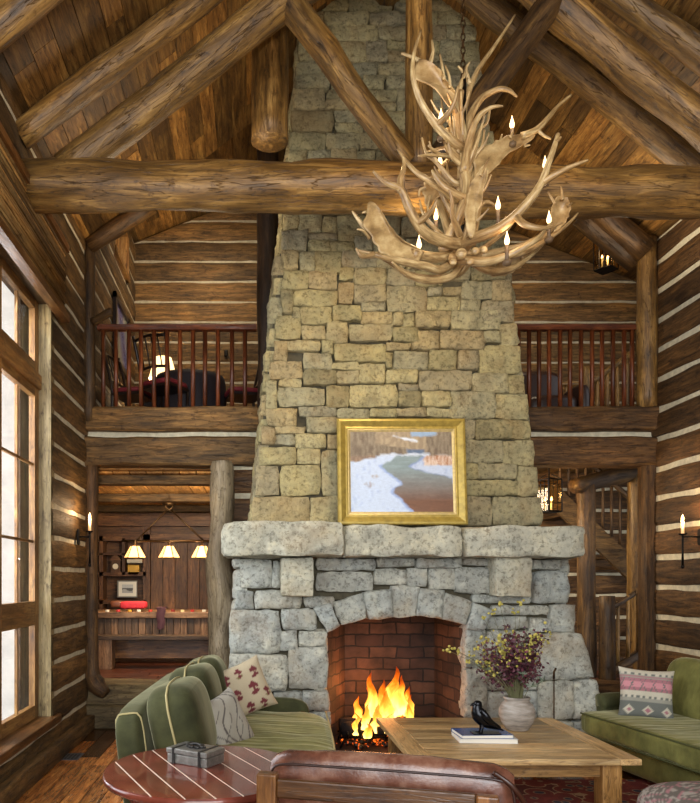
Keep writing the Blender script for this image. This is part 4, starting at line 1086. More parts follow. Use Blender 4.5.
# palmate antlers
ants += [
 palm([(416, 66), (430, 62), (440, 70), (447, 82), (456, 92), (461, 100), (464, 116), (455, 112), (444, 100), (432, 86), (416, 78)], .025, [([(424, 64, 0), (414, 58, 0), (401, 53, 0)], .018, .006), ([(430, 64, 0), (433, 52, 0), (432, 40, 0)], .018, .006),
   ([(444, 80, 0), (442, 66, 0), (440, 54, 0)], .014, .005), ([(450, 88, 0), (449, 76, 0), (445, 65, 0)], .014, .005), ([(458, 98, .0), (461, 84, .0), (464, 74, 0), (458, 66, 0)], .02, .006), ([(455, 104, 0), (462, 130, 0), (466, 160, 0)], .03, .034), ([(463, 86, 0), (468, 78, 0)], .012, .005)], dy=(-.05, 0)),
 palm([(480, 152), (496, 142), (508, 137), (527, 133), (530, 140), (518, 148), (506, 155), (498, 165), (488, 174), (478, 178), (474, 166)], .026, [([(522, 136, .1), (536, 130, .14), (548, 118, .16), (558, 106, .18), (571, 95, .2)], .026, .008),
   ([(538, 130, .14), (543, 135, .14), (551, 139, .14)], .014, .006), ([(500, 142, .05), (502, 134, .05)], .010, .004), ([(510, 138, .06), (513, 131, .06)], .010, .004), ([(524, 146, .1), (530, 145, .1)], .010, .005), ([(478, 170, 0), (468, 190, 0), (460, 215, 0)], .034, .034)], dy=(-.05, .12)),
 palm([(368, 208), (374, 206), (381, 212), (390, 226), (400, 238), (414, 247), (424, 252), (416, 258), (404, 258), (390, 256), (380, 250), (374, 240), (366, 226)], .03, [([(368, 232, -.3), (360, 222, -.32), (352, 211, -.34)], .02, .006), ([(370, 238, -.3), (364, 231, -.34), (357, 229, -.36)], .014, .005),
   ([(382, 254, -.28), (368, 256, -.3), (360, 254, -.32), (356, 248, -.34)], .022, .007), ([(376, 214, -.3), (366, 212, -.32), (362, 213, -.32)], .014, .006), ([(412, 254, -.25), (436, 258, -.1), (456, 256, 0)], .034, .038)], dy=(-.36, -.24)),
 palm([(468, 232), (465, 216), (467, 200), (471, 184), (478, 172), (485, 166), (484, 184), (481, 202), (476, 218), (474, 232)], .024, [([(480, 176, -.24), (484, 168, -.24), (489, 158, -.24)], .014, .005), ([(470, 228, -.22), (464, 242, -.15), (456, 252, -.05)], .026, .032), ([(476, 222, -.22), (484, 214, -.24), (489, 208, -.26)], .012, .005)], dy=(-.24, -.24), bend=.03),
 palm([(428, 180), (438, 174), (448, 178), (454, 188), (450, 196), (442, 196), (434, 200), (429, 208), (425, 198), (424, 188)], .024, [([(430, 196, .1), (428, 206, .1), (428, 214, .1)], .013, .005), ([(426, 188, .1), (420, 190, .1), (419, 196, .1)], .013, .006), ([(452, 190, .1), (462, 205, .08), (458, 228, .05)], .026, .03)], dy=(.1, .1)),
 palm([(550, 222), (552, 208), (556, 200), (562, 196), (570, 204), (568, 216), (562, 226), (554, 230)], .022, [([(562, 200, .3), (562, 192, .3), (561, 186, .3)], .014, .005), ([(568, 206, .3), (572, 203, .3)], .011, .005), ([(554, 226, .3), (540, 238, .28), (516, 248, .2), (480, 256, .1)], .022, .03), ([(555, 204, .3), (551, 197, .3), (548, 192, .3)], .011, .005)], dy=(.3, .3)),
 palm([(493, 262), (505, 252), (520, 252), (524, 262), (512, 272), (498, 276), (490, 272)], .022, [([(495, 266, .3), (480, 262, .2), (465, 256, .1)], .02, .03), ([(522, 258, .32), (530, 254, .34)], .012, .005)], dy=(.3, .34)),
]
Ra = random.Random(21)
for k in range(16):          # smaller antlers filling the crown on every side of the stem
    an = k*2.4+Ra.random()*.5; lev = k/16; x0, y0 = 463, 250-lev*125; rad = (1.15-.55*lev)*Ra.uniform(.5, .9)*62
    ux, uy = math.cos(an), math.sin(an)
    if uy < -.35: uy *= .5; rad *= .75
    def q_(f, up): return (x0+ux*rad*f, y0-up, uy*rad*f/150)
    r0 = .024-.006*lev
    br = q_(.62, 12+8*lev)
    ants.append(antler([([q_(0, -4), q_(.25, -2), br, q_(.88, 26), q_(1.0, 42)], r0, .006), ([br, (br[0]+ux*6-uy*10, br[1]-10, br[2]-.03), (br[0]+ux*10-uy*16, br[1]-22, br[2]-.05)], r0*.6, .005)]))
for a_ in ants: mesh_obj('antler', a_, M_ANT, ch, smooth=True)
for (px, py, r_) in ((461, 254, .036), (475, 251, .024), (470, 262, .024), (484, 250, .022), (453, 262, .024)):
    mb = MB(); mb.rnd(); mb.puff(P(px, py, CD-.20), (r_, r_*.8, r_), 2.2, 5); mesh_obj('burr', mb, M_ANT, ch, smooth=True)
mb = MB(); mb.tube([P(463, 262, CD), P(464, 80, CD)], .016, 8); mesh_obj('stem', mb, M_IRON, ch, smooth=True)
mb = MB(); z = P(463, 84, CD).z; x = P(463, 84, CD).x; k = 0
while z < 7.95:
    pts = []
    for j in range(9):
        a = 2*math.pi*j/8; u, v = .014*math.cos(a), .03*math.sin(a)
        pts.append((x+(u if k % 2 else 0), CD+(0 if k % 2 else u), z+v))
    mb.tube(pts, .0045, 5, caps=False); z += .045; k += 1
mesh_obj('chain', mb, M_BRONZE, ch, smooth=True)
cands = [(441, 113, -.05, 9), (512, 120, .1, 10), (545, 160, .2, 9), (440, 157, .25, 8), (498, 201, -.2, 10), (549, 215, .1, 9), (507, 236, -.3, 8), (436, 212, .25, 9), (419, 240, -.2, 9), (403, 167, .1, 9)]
for (px, py, dy, hh) in cands:
    p = P(px, py+3, CD+dy); mb = MB()
    mb.tube([p-Vector((0, 0, .15)), p-Vector((0, 0, .04))], .013, 10); mb.lathe(p-Vector((0, 0, .16)), [(.006, -.01), (.026, 0), (.03, .02), (.024, .02)], 12)
    c = mesh_obj('candle', mb, M_CANDLE, ch, smooth=True)
    mb = MB(); mb.lathe(p, [(.007, -.04), (.0145, -.024), (.0165, -.010), (.012, .008), (.006, .028), (.001, .052)], 10); mesh_obj('flame_bulb', mb, M_BULB, c, smooth=True)
    light('candle_light', 'POINT', p+Vector((0, -.02, .02)), 1.3, (1, .7, .42), .05)

# ================================================================== LANTERNS AND SCONCES
M_LBULB = emit('lantern_bulb', (1, .6, .25, 1), 9)
def lantern(c, w_, h_, top, label, rot=.5, power=8):
    c = Vector(c); t = thing('lantern', label, 'lantern', c, 'iron and glass lanterns'); M = Matrix.Rotation(rot, 4, 'Z')
    def L(x, y, z): return c+M @ Vector((x, y, z))
    mb = MB(); r = w_/2
    for sx in (-1, 1):
        for sy in (-1, 1): mb.tube([L(sx*r, sy*r, 0), L(sx*r, sy*r, h_)], .008, 5)
        for f in (-.33, .33):
            mb.tube([L(f*r, sx*r, 0), L(f*r, sx*r, h_)], .004, 4); mb.tube([L(sx*r, f*r, 0), L(sx*r, f*r, h_)], .004, 4)
    for z in (0, h_*.28, h_*.85, h_):
        for k in range(4):
            a = [(-1, -1), (1, -1), (1, 1), (-1, 1)]; p, q = a[k], a[(k+1) % 4]; mb.tube([L(p[0]*r, p[1]*r, z), L(q[0]*r, q[1]*r, z)], .007 if z in (0, h_) else .004, 4)
    mb.prism([L(-r, -r, 0), L(r, -r, 0), L(r, r, 0), L(-r, r, 0)], (0, 0, .012))
    for k in range(4):
        a = [(-1, -1), (1, -1), (1, 1), (-1, 1)]; p = a[k]; mb.tube([L(p[0]*r, p[1]*r, h_), L(p[0]*r*.2, p[1]*r*.2, h_+.07)], .006, 4)
    mesh_obj('cage', mb, M_IRON, t)
    mb = MB()
    for k in range(4):
        a = [(-1, -1), (1, -1), (1, 1), (-1, 1)]; p, q = a[k], a[(k+1) % 4]; f = .97
        i = [mb.vert(L(p[0]*r*f, p[1]*r*f, .01)), mb.vert(L(q[0]*r*f, q[1]*r*f, .01)), mb.vert(L(q[0]*r*f, q[1]*r*f, h_)), mb.vert(L(p[0]*r*f, p[1]*r*f, h_))]; mb.face(*i)
    mesh_obj('glass', mb, M_AMBER, t)
    mb = MB(); mb.tube([L(0, 0, h_+.07), (c.x, c.y, top)], .008, 5); mb.lathe((c.x, c.y, top-.03), [(.05, 0), (.05, .03)], 12); mesh_obj('hanging_rod', mb, M_IRON, t)
    for (x, y) in ((.35*r, 0), (-.35*r, .3*r), (0, -.4*r)):
        mb = MB(); mb.tube([L(x, y, .01), L(x, y, h_*.34)], .011, 8); cd = mesh_obj('candle', mb, plain('ivory', '#d8c8a0', .6) if 'ivory' not in bpy.data.materials else bpy.data.materials['ivory'], t, smooth=True)
        mb = MB(); mb.lathe(L(x, y, h_*.34), [(.006, 0), (.013, .015), (.011, .03), (.001, .055)], 8); mesh_obj('flame_bulb', mb, M_LBULB, cd, smooth=True)
    light('lantern_light', 'POINT', c+Vector((0, 0, h_*.5)), power, WARM, .04)
lantern(P(549, 512, 8.75), .21, .40, 3.30, 'iron and glass lantern hanging low just above the right end of the mantel', .35, 1.6)
lantern(P(606, 270, 9.6), .22, .46, 7.40, 'iron and glass lantern hanging high above the right loft railing', .6, 2.5)
def sconce(wall, base, tip, sd, label):
    """wall: mounting point, tip: candle position"""
    t = thing('wall_sconce', label, 'sconce', wall, 'candle sconces on the log walls'); wall = Vector(wall); tip = Vector(tip)
    mb = MB(); mb.puff(wall-Vector((sd*.015, 0, 0)), (.012, .035, .09), 6, 4); mesh_obj('back_plate', mb, M_IRON, t)
    mb = MB(); k = Vector((tip.x, tip.y, wall.z))
    mb.tube([wall, wall.lerp(k, .5)+Vector((0, 0, .005)), k], .010, 6); mb.tube([k+Vector((0, 0, -.30)), k+Vector((0, 0, -.15)), k+Vector((0, 0, .02)), tip-Vector((0, 0, .16))], [.014, .009, .011, .014], 8)
    mb.puff(k+Vector((0, 0, -.31)), (.018, .018, .022), 2, 4); mb.lathe(tip-Vector((0, 0, .165)), [(.01, -.01), (.04, 0), (.045, .012)], 12); mesh_obj('bracket', mb, M_IRON, t, smooth=True)
    mb = MB(); mb.tube([tip-Vector((0, 0, .16)), tip-Vector((0, 0, .02))], .016, 10)
    c = mesh_obj('candle', mb, plain('sconce_candle', '#f0dcb0', .6, emis='#ffb060', es=.6), t, smooth=True)
    mb = MB(); mb.lathe(tip, [(.006, -.02), (.015, 0), (.012, .02), (.001, .05)], 10); mesh_obj('flame_bulb', mb, M_LBULB, c, smooth=True)
    light('sconce_light', 'POINT', tip+Vector((-sd*.04, -.05, .03)), 9, WARM, .03)
D = 7.75; sconce((XL+.05, D, 1.75+(580-537)*D/700), None, (XL+.19, D, 1.75+(580-517)*D/700), -1, 'black iron candle sconce on the left log wall beside the window')
D = 7.35; sconce((XR-.05, D, 1.75+(580-537)*D/700), None, (XR-.25, D, 1.75+(580-519)*D/700), 1, 'black iron candle sconce on the right log wall above the green sofa')

# ================================================================== GAME ROOM
def G(px, py, D): return P(px, py, D)
t = thing('wall_cabinet', 'dark built-in cabinet with open shelves and tall panelled doors in the game room', 'cabinet', (-1.2, 12.35, .52))
DC = 12.2
mb = MB()
def gbox(mb, x0, y0, x1, y1, d0, d1): 
    a = G(x0, y1, d0); b = G(x1, y0, d0); mb.rnd(); mb.box((a.x, d0, a.z), (b.x, d1, b.z)); return mb
for (x0, y0, x1, y1) in ((60, 540, 64, 640), (99, 536, 103, 640), (122, 538, 125, 575), (143, 520, 150, 640), (212, 520, 217, 640), (60, 534, 217, 541), (60, 572, 146, 576), (60, 600, 146, 604), (60, 553, 146, 555)): gbox(mb, x0, y0, x1, y1, DC, 12.58)
gbox(mb, 60, 516, 217, 526, DC-.06, 12.58); gbox(mb, 60, 526, 217, 534, DC+.1, 12.58)
mesh_obj('carcass', mb, M_CAB, t)
mb = MB()
for k in range(5): gbox(mb, 151+k*12.2, 543, 162.6+k*12.2, 640, DC+.06, DC+.12)
mesh_obj('door_panel', mb, M_CAB, t); mb = MB(); gbox(mb, 58, 530, 218, 642, 12.52, 12.58); mesh_obj('back_panel', mb, M_CAB, t)
t = thing('mantel_clock', 'small house-shaped wooden clock on the cabinet shelf', 'clock', G(116, 572, 12.3))
a = G(111.5, 572, 12.3); b = G(121, 561, 12.3); mb = MB(); mb.rnd(); mb.box((a.x, 12.24, a.z), (b.x, 12.38, b.z)); ap = G(116.2, 553, 12.24)
mb.prism([(a.x-.03, 12.22, b.z-.0), ((a.x+b.x)/2, 12.22, ap.z), (b.x+.03, 12.22, b.z)], (0, .18, 0)); mesh_obj('case', mb, M_CAB, t)
mb = MB(); c = (a+b)/2; ring = [(c.x+.05*math.cos(q*.4189), 12.225, c.z+.05*math.sin(q*.4189)) for q in range(15)]; mb.prism(ring, (0, .02, 0)); mesh_obj('dial', mb, plain('dial', '#e8dcc0', .5), t)
mb = MB(); a = G(128.5, 574, 12.3); b = G(140, 565, 12.3); mb.box((a.x, 12.2, a.z-.02), (b.x, 12.36, b.z)); solo('gold_box', mb, plain('gold_box', '#c79a3c', .4, .4), 'small golden box on the cabinet shelf right of the clock', 'box', bevel=.01)
mb = MB(); a = G(128, 563, 12.3); b = G(143, 559.5, 12.3); mb.box((a.x, 12.2, a.z+.0), (b.x, 12.36, b.z)); solo('book', mb, plain('white_book', '#cfc4ac', .6), 'pale book lying on the upper cabinet shelf', 'book', bevel=.005)
t = thing('framed_print', 'small framed black and white print with wide white mat in the cabinet', 'picture', G(128, 600, 12.3))
mb = MB(); a = G(117.5, 597.5, 12.3); b = G(137.5, 580.5, 12.3); mb.box((a.x, 12.26, a.z), (b.x, 12.3, b.z)); mesh_obj('frame', mb, plain('pewter', '#8a8478', .4, .5), t, bevel=.005)
mb = MB(); a = G(118.6, 596.3, 12.25); b = G(136.4, 581.7, 12.25); mb.box((a.x, 12.25, a.z), (b.x, 12.258, b.z)); mesh_obj('mat_board', mb, plain('mat', '#e8e2d2', .8), t)
mb = MB(); a = G(122, 593, 12.24); b = G(133, 584.5, 12.24)
def prn(u, v):
    x = u+.1*noise.noise(Vector((u*6, v*6, 0))); k = .55 if v > .6 else (.12 if v > .35+.15*math.sin(x*7) else .4); k += .12*noise.noise(Vector((u*20, v*20, 4))); return (k, k, k*.95, 1)
mb.grid(lambda u, v: (Vector((a.x+(b.x-a.x)*u, 12.247, a.z+(b.z-a.z)*v)), Vector((u, v, 0)), prn(u, v)), 20, 16); mesh_obj('print', mb, vcol('print', .6, 300, 0), t)
# shuffleboard table
t = thing('shuffleboard_table', 'long planked wooden shuffleboard table across the game room', 'game table', G(150, 655, 10.4))
a = G(70, 618, 10.1); b = G(214, 611, 10.1)
mb = MB(); mb.rnd(); mb.box((-3.0, 10.05, 1.20), (.1, 10.9, 1.29)); mesh_obj('top_rail', mb, M_SHUF, t, bevel=.01)
mb = MB(); x = -2.98
while x < .06: mb.rnd(); mb.box((x+.004, 10.12, .93), (x+.095, 10.2, 1.2), ax=2); x += .1
mesh_obj('apron', mb, M_SHUF, t)
mb = MB(); mb.rnd(); mb.box((-3.0, 10.3, .6), (.1, 10.85, .86)); mesh_obj('base', mb, M_CHAIRW, t)
for x in (-2.7, -.5):
    mb = MB(); mb.rnd(); mb.box((x, 10.35, .52), (x+.16, 10.8, .62)); mesh_obj('foot', mb, M_CHAIRW, t)
t = thing('bench', 'plain wooden bench in front of the shuffleboard table', 'bench', (-1.4, 9.7, .52))
mb = MB(); mb.rnd(); mb.box((-2.3, 9.55, .93), (.05, 9.85, .985)); mesh_obj('seat', mb, M_SHUF, t, bevel=.006)
for x in (-2.18, -.25):
    mb = MB(); mb.rnd(); mb.box((x, 9.58, .52), (x+.22, 9.82, .93)); mesh_obj('leg', mb, M_SHUF, t, bevel=.006)
# things on the table
M_RED = plain('red_cloth', '#c02834', .7, nscale=20, namt=.2)
mb = MB(); mb.rnd(); mb.puff(G(133, 605, 10.3)+Vector((0, .05, 0)), (.20, .1, .055), 5, 8); solo('red_case', mb, M_RED, 'bright red padded case lying on the shuffleboard table', 'case', smooth=True)
mb = MB(); mb.rnd(); mb.puff(G(117, 604, 10.35), (.09, .08, .05), 4, 6); solo('brown_pouch', mb, plain('brown_leather', '#6b3a22', .5), 'small brown pouch left of the red case on the shuffleboard table', 'pouch', smooth=True)
mb = MB(); mb.rnd(); q = G(161, 608, 10.02)
mb.grid(lambda u, v: q+Vector(((u-.5)*.13*(1-.25*v)+.008*math.sin(v*11), -.02-.02*math.sin(u*3.14)-(.0 if v > 0 else 0), -.30*v+.012*math.sin(u*9))), 10, 10); mb.box(q+Vector((-.06, -.01, -.01)), q+Vector((.06, .2, .012)))
solo('draped_cloth', mb, plain('plum_cloth', '#4a2830', .8), 'dark plum cloth hanging over the front edge of the shuffleboard table', 'cloth', smooth=True)
PUCKN = ['cream', 'red', 'golden', 'cream', 'red', 'cream', 'dark red', 'pale yellow', 'red', 'cream']; PUCKP = ['first', 'second', 'third', 'fourth', 'fifth', 'sixth', 'seventh', 'eighth', 'ninth', 'tenth']
cols = ['#d8d2c0', '#b83030', '#d8a030', '#e0d8c4', '#c03a2a', '#d8d2c0', '#8a2020', '#dccf9c', '#b83030', '#d8d2c0']
for i, cc in enumerate(cols):
    px = 108+i*10.5+R.uniform(-2, 2); mb = MB(); q = G(px, 610, 10.13); mb.lathe((q.x, 10.13+R.random()*.05, 1.29), [(.028, 0), (.03, .01), (.028, .028), (.01, .03)], 12)
    nm_ = 'puck_'+cc[1:]
    M_ = bpy.data.materials.get(nm_) or plain(nm_, cc, .4)
    solo('shuffleboard_puck', mb, M_, PUCKN[i]+' puck on the front edge of the shuffleboard table, '+PUCKP[i]+' from the left', 'puck', 'shuffleboard pucks', smooth=False)
# billiard lamp
t = thing('billiard_lamp', 'three-shade pendant lamp on a bar above the shuffleboard table', 'pendant lamp', G(169, 541, 10.35)); DBm = 10.35
mb = MB(); mb.tube([G(122, 541, DBm), G(222, 541, DBm)], .018, 8)
mb.tube([G(137, 540, DBm), G(167, 510, DBm)], .013, 6); mb.tube([G(203, 540, DBm), G(171, 510, DBm)], .013, 6)
pts = [G(169, 506, DBm)+Vector((.05*math.cos(k*.6283), 0, .05*math.sin(k*.6283))) for k in range(11)]; mb.tube(pts, .012, 6, caps=False)
mb.tube([G(169, 503, DBm), (G(169, 0, DBm).x, DBm, 3.0)], .008, 5); mb.lathe((G(169, 0, DBm).x, DBm, 2.84), [(.02, 0), (.10, .02), (.10, .05)], 14)
mesh_obj('bar_frame', mb, M_BRONZE, t, smooth=True)
M_SHADE = plain('mica_shade', '#e8c890', .7, emis='#ffc070', es=1.7)
for px in (135, 169, 202):
    q = G(px, 558, DBm); mb = MB(); mb.lathe(q, [(.165, 0), (.07, .175)], 6, caps=False); s_ = mesh_obj('lamp_shade', mb, M_SHADE, t)
    mb = MB(); mb.tube([q+Vector((0, 0, .16)), q+Vector((0, 0, .26))], .02, 8)
    for k in range(6):
        an = k*math.pi/3; mb.tube([q+Vector((.166*math.cos(an), .166*math.sin(an), 0)), q+Vector((.071*math.cos(an), .071*math.sin(an), .176))], .007, 4)
        a2 = an+math.pi/3; mb.tube([q+Vector((.166*math.cos(an), .166*math.sin(an), 0)), q+Vector((.166*math.cos(a2), .166*math.sin(a2), 0))], .007, 4)
    mesh_obj('shade_ribs', mb, M_BRONZE, s_)
    light('billiard_bulb', 'POINT', q+Vector((0, 0, .03)), 9, WARM2, .04)

# ================================================================== LOFT FURNITURE
M_DKW = plain('dark_chair_wood', '#241712', .35, spec=.5); M_SEATR = plain('red_seat', '#7a2026', .7)
def loft_chair(x, y, rz, label):
    t = thing('spindle_chair', label, 'chair', (0, 0, 0), 'dark spindle-back chairs at the loft table')
    mb = MB(); mb.puff((0, 0, .47), (.24, .23, .035), 5, 6); mesh_obj('seat', mb, M_SEATR, t, smooth=True)
    mb = MB(); mb.box((-.23, -.21, .40), (.23, .21, .44)); mesh_obj('seat_frame', mb, M_DKW, t, bevel=.005)
    for sx in (-1, 1):
        mb = MB(); mb.tube([(sx*.2, -.2, 0), (sx*.21, -.2, .42)], .02, 8); mesh_obj('leg', mb, M_DKW, t, smooth=True)
        mb = MB(); mb.tube([(sx*.19, .22, 0), (sx*.21, .2, .45), (sx*.23, .25, .75), (sx*.25, .33, 1.04)], .02, 8, sub=3); mesh_obj('rear_post', mb, M_DKW, t, smooth=True)
    mb = MB()
    for z, y_ in ((.98, .31), (.62, .225)): mb.tube([(-.24, y_, z), (0, y_+.04, z+.02), (.24, y_, z)], .018, 6, sub=4)
    for k in range(4): x_ = -.14+k*.093; mb.tube([(x_, .24, .62), (x_, .29, .8), (x_, .345, .98)], .009, 6)
    mesh_obj('spindle_back', mb, M_DKW, t, smooth=True)
    t.location = (x, y, 3.77); t.rotation_euler = (0, 0, rz); return t
c0 = loft_chair(P(133, 0, 9.35).x, 9.35, math.radians(75), 'dark spindle-back chair with red seat, left of the loft table')
c1 = copy_thing(c0, (P(243, 0, 9.35).x, 9.35, 3.77), 'dark spindle-back chair with red seat, right of the loft table', math.radians(-75))
c2 = copy_thing(c0, (P(165, 0, 8.95).x, 8.95, 3.77), 'low red-seated dark chair at the near left of the loft table', math.radians(150))
for c in (c2,): 
    pass
t = thing('round_table', 'round loft table under a dark floor-length cloth behind the railing', 'table', (P(190, 0, 9.6).x, 9.6, 3.77))
mb = MB(); q = Vector((P(190, 0, 9.6).x, 9.6, 3.77)); mb.lathe(q, [(.52, .0), (.50, .35), (.49, .66), (.47, .735), (.34, .755)], 28); mesh_obj('tablecloth', mb, plain('dark_cloth', '#221a1e', .7), t, smooth=True)
t = thing('table_lamp', 'lit table lamp with cream shade behind the loft table', 'lamp', P(163, 409, 10.7)); q = Vector((P(163, 0, 10.7).x, 10.7, 0))
mb = MB(); mb.lathe(q+Vector((0, 0, 4.82)), [(.22, 0), (.13, .32)], 20, caps=False); mesh_obj('lamp_shade', mb, plain('cream_shade', '#f2dcb0', .8, emis='#ffcf90', es=2.2), t, smooth=True)
mb = MB(); mb.lathe(q+Vector((0, 0, 4.52)), [(.09, 0), (.09, .02), (.03, .05), (.06, .14), (.05, .2), (.015, .26), (.012, .34)], 14); mesh_obj('base', mb, M_BRONZE, t, smooth=True)
mb = MB(); mb.rnd(); mb.box((q.x-.35, 10.5, 4.46), (q.x+.75, 10.95, 4.52)); mb.box((q.x-.3, 10.55, 3.77), (q.x+.7, 10.9, 4.46)); solo('side_cabinet', mb, M_DKW, 'dark low cabinet under the loft table lamp', 'cabinet', bevel=.006)
light('loft_lamp_bulb', 'POINT', q+Vector((0, -.02, 4.95)), 42, WARM2, .06)
mb = MB(); p = Vector((P(187, 0, 10.7).x, 10.7, 4.52)); mb.lathe(p, [(.04, 0), (.05, .01), (.045, .16), (.02, .2), (.02, .27), (.0, .275)], 12); solo('white_bottle', mb, plain('white_ceramic', '#d8d0bc', .3), 'small white bottle beside the loft table lamp', 'bottle', smooth=True)
# framed picture on the loft left wall
t = thing('framed_picture', 'black framed picture on the left loft wall under the small window', 'picture', (XL+.08, 10.1, 4.75))
mb = MB(); mb.rnd()
for (a, b) in (((9.68, 4.8), (9.76, 5.75)), ((10.64, 4.8), (10.72, 5.75)), ((9.68, 4.8), (10.72, 4.88)), ((9.68, 5.67), (10.72, 5.75))): mb.box((XL+.055, a[0], a[1]), (XL+.10, b[0], b[1]))
mesh_obj('frame', mb, M_DKW, t); mb = MB(); mb.grid(lambda u, v: (Vector((XL+.07, 9.72+.96*u, 4.84+.87*v)), None, ((.25+.15*math.sin(u*5+v*3),)*2+(.28, 1))), 12, 12); mesh_obj('print', mb, vcol('loft_print', .2, 60, 0), t)
mb = MB(); q = P(226, 353, 11.5); mb.puff((q.x, 11.52, q.z), (.03, .03, .06), 4, 4); solo('wall_hook', mb, M_IRON, 'small black fitting on the log wall behind the loft table', 'hook')
# right loft: armchair and stair rail
t = thing('loft_armchair', 'dark leather armchair behind the right loft railing', 'armchair', P(545, 409, 9.6)); q = Vector((P(545, 0, 9.6).x, 9.6, 3.77))
M_DLE = plain('dark_leather', '#2c1a14', .4, spec=.5)
mb = MB(); mb.puff(q+Vector((0, .3, .5)), (.36, .12, .42), 4, 8); mesh_obj('backrest', mb, M_DLE, t, smooth=True); mb = MB(); mb.puff(q+Vector((0, 0, .32)), (.36, .34, .14), 4, 8); mesh_obj('seat', mb, M_DLE, t, smooth=True)
for sx in (-1, 1):
    mb = MB(); mb.puff(q+Vector((sx*.4, 0, .35)), (.08, .36, .26), 4, 6); mesh_obj('arm', mb, M_DLE, t, smooth=True)
for sx in (-1, 1):
    for sy in (-1, 1): mb = MB(); mb.box(q+Vector((sx*.36-.03, sy*.28-.03, 0)), q+Vector((sx*.36+.03, sy*.28+.03, .2))); mesh_obj('leg', mb, M_DKW, t)
t = thing('stair_railing', 'log stair railing rising to the right behind the right loft railing', 'railing', P(605, 409, 10.4))
def Q(px, py): return P(px, py, 10.4)
mb = MB(); log(mb, Q(587, 412), Q(587, 368), .085, .08, rough=.1, n=6); mesh_obj('newel', mb, M_LOG, t, smooth=True)
mb = MB(); log(mb, Q(590, 384), Q(633, 352), .045, .045, rough=.1); log(mb, Q(525, 384), Q(587, 384), .035, .035, rough=.1); mesh_obj('handrail', mb, M_LOG, t, smooth=True)
for px in (597, 607, 617, 627): mb = MB(); log(mb, Q(px, 412), Q(px, 384-(px-590)*.74), .035, .03, rough=.1, n=4, seg=8); mesh_obj('baluster', mb, M_LOG, t, smooth=True)
for px in (530, 542, 554, 566, 578): mb = MB(); log(mb, Q(px, 412), Q(px, 384), .02, .02, rough=.1, n=4, seg=8); mesh_obj('baluster', mb, M_LOG, t, smooth=True)

# ================================================================== LEFT SOFA
def velvet(name, c, dark, stretch=(3, 3, 3), bs=.3):
    m, nt, b = newmat(name)
    co = N(nt, 'ShaderNodeTexCoord').outputs['Object']
    n1 = noise_n(nt, co, 5, 4, .6); r = ramp(nt, [(.3, dark), (.7, c)], n1); nt.links.new(r.outputs[0], b.inputs['Base Color'])
    b.inputs['Roughness'].default_value = .85; b.inputs['Sheen Weight'].default_value = .5; b.inputs['Sheen Roughness'].default_value = .3
    b.inputs['Sheen Tint'].default_value = (.80, .76, .48, 1); b.inputs['Specular IOR Level'].default_value = .15
    wv = N(nt, 'ShaderNodeTexNoise'); wv.inputs['Scale'].default_value = 1; wv.inputs['Detail'].default_value = 3
    nt.links.new(mapping(nt, co, stretch), wv.inputs['Vector']); bump(nt, b, wv.outputs[0], bs, .03)
    return m
M_VEL = velvet('green_velvet', '#4c4c30', '#323422'); M_VELR = velvet('green_velvet_seat', '#827e46', '#5c5a30', (1.5, 14, 4), .5); M_PIPE = plain('pale_piping', '#a89a6a', .7)
sf = thing('green_sofa', 'green velvet sofa on the left seen from its end, with piped back cushions', 'sofa', (-.2, 5.75, 0))
Ms = Matrix.Rotation(math.radians(-3.5), 4, 'Z')
def SL_(x, y, z): return Vector((-.765, 5.70, 0))+Ms @ Vector((x, y, z))
mb = MB(); mb.rnd(); mb.puff(SL_(.03, 0, .50), (.10, 1.17, .40), 7, 14, M=Ms @ Matrix.Rotation(math.radians(-7), 4, 'Y')); mesh_obj('back_frame', mb, M_VEL, sf, smooth=True)
Mt = Ms @ Matrix.Rotation(math.radians(-7), 4, 'Y'); c_ = SL_(.03, 0, .50); mb = MB(); pts = []
for k in range(33):
    an = 2*math.pi*k/32; ce, se = math.cos(an), math.sin(an); m_ = (abs(ce)**7+abs(se)**7)**(1/7); pts.append(c_+Mt @ Vector((ce/m_*.10*.915, -1.17*.905, se/m_*.40*.915)))
mb.tube(pts, .007, 6, caps=False); mesh_obj('piping', mb, M_PIPE, sf, smooth=True)
mb = MB(); mb.rnd(); mb.puff(SL_(.75, .0, .20), (.58, 1.08, .12), 9, 8, M=Ms); mesh_obj('base', mb, M_VEL, sf, smooth=True)
mb = MB(); mb.rnd(); mb.puff(SL_(.80, -.02, .42), (.60, 1.08, .11), 6, 16, M=Ms @ Matrix.Rotation(math.radians(2), 4, 'Y'), wr=.015); sc_ = mesh_obj('seat_cushion', mb, M_VELR, sf, smooth=True)
mb = MB(); mb.tube([SL_(1.375, -1.05, .50), SL_(1.385, 0, .50), SL_(1.375, 1.03, .50)], .009, 6, sub=4); mb.tube([SL_(1.375, -1.05, .33), SL_(1.385, 0, .33), SL_(1.375, 1.03, .33)], .009, 6, sub=4); mesh_obj('piping', mb, M_PIPE, sc_, smooth=True)
for (y, hw, zz) in ((-.70, .41, .74), (.03, .38, .76), (.74, .34, .74)):
    Mc = Ms @ Matrix.Rotation(math.radians(-14), 4, 'Y')
    mb = MB(); mb.rnd(); mb.puff(SL_(.30, y, zz), (.19, hw, .30), 3.6, 14, M=Mc, wr=.02); cu = mesh_obj('back_cushion', mb, M_VEL, sf, smooth=True)
    pts = []
    for k in range(25):
        an = 2*math.pi*k/24; ce, se = math.cos(an), math.sin(an); m_ = (abs(ce)**3.6+abs(se)**3.6)**(1/3.6)
        pts.append(SL_(.30, y, zz)+Mc @ Vector((0, ce/m_*hw*1.015, se/m_*.306)))
    mb = MB(); mb.tube(pts, .008, 6, caps=False); mesh_obj('piping', mb, M_PIPE, cu, smooth=True)
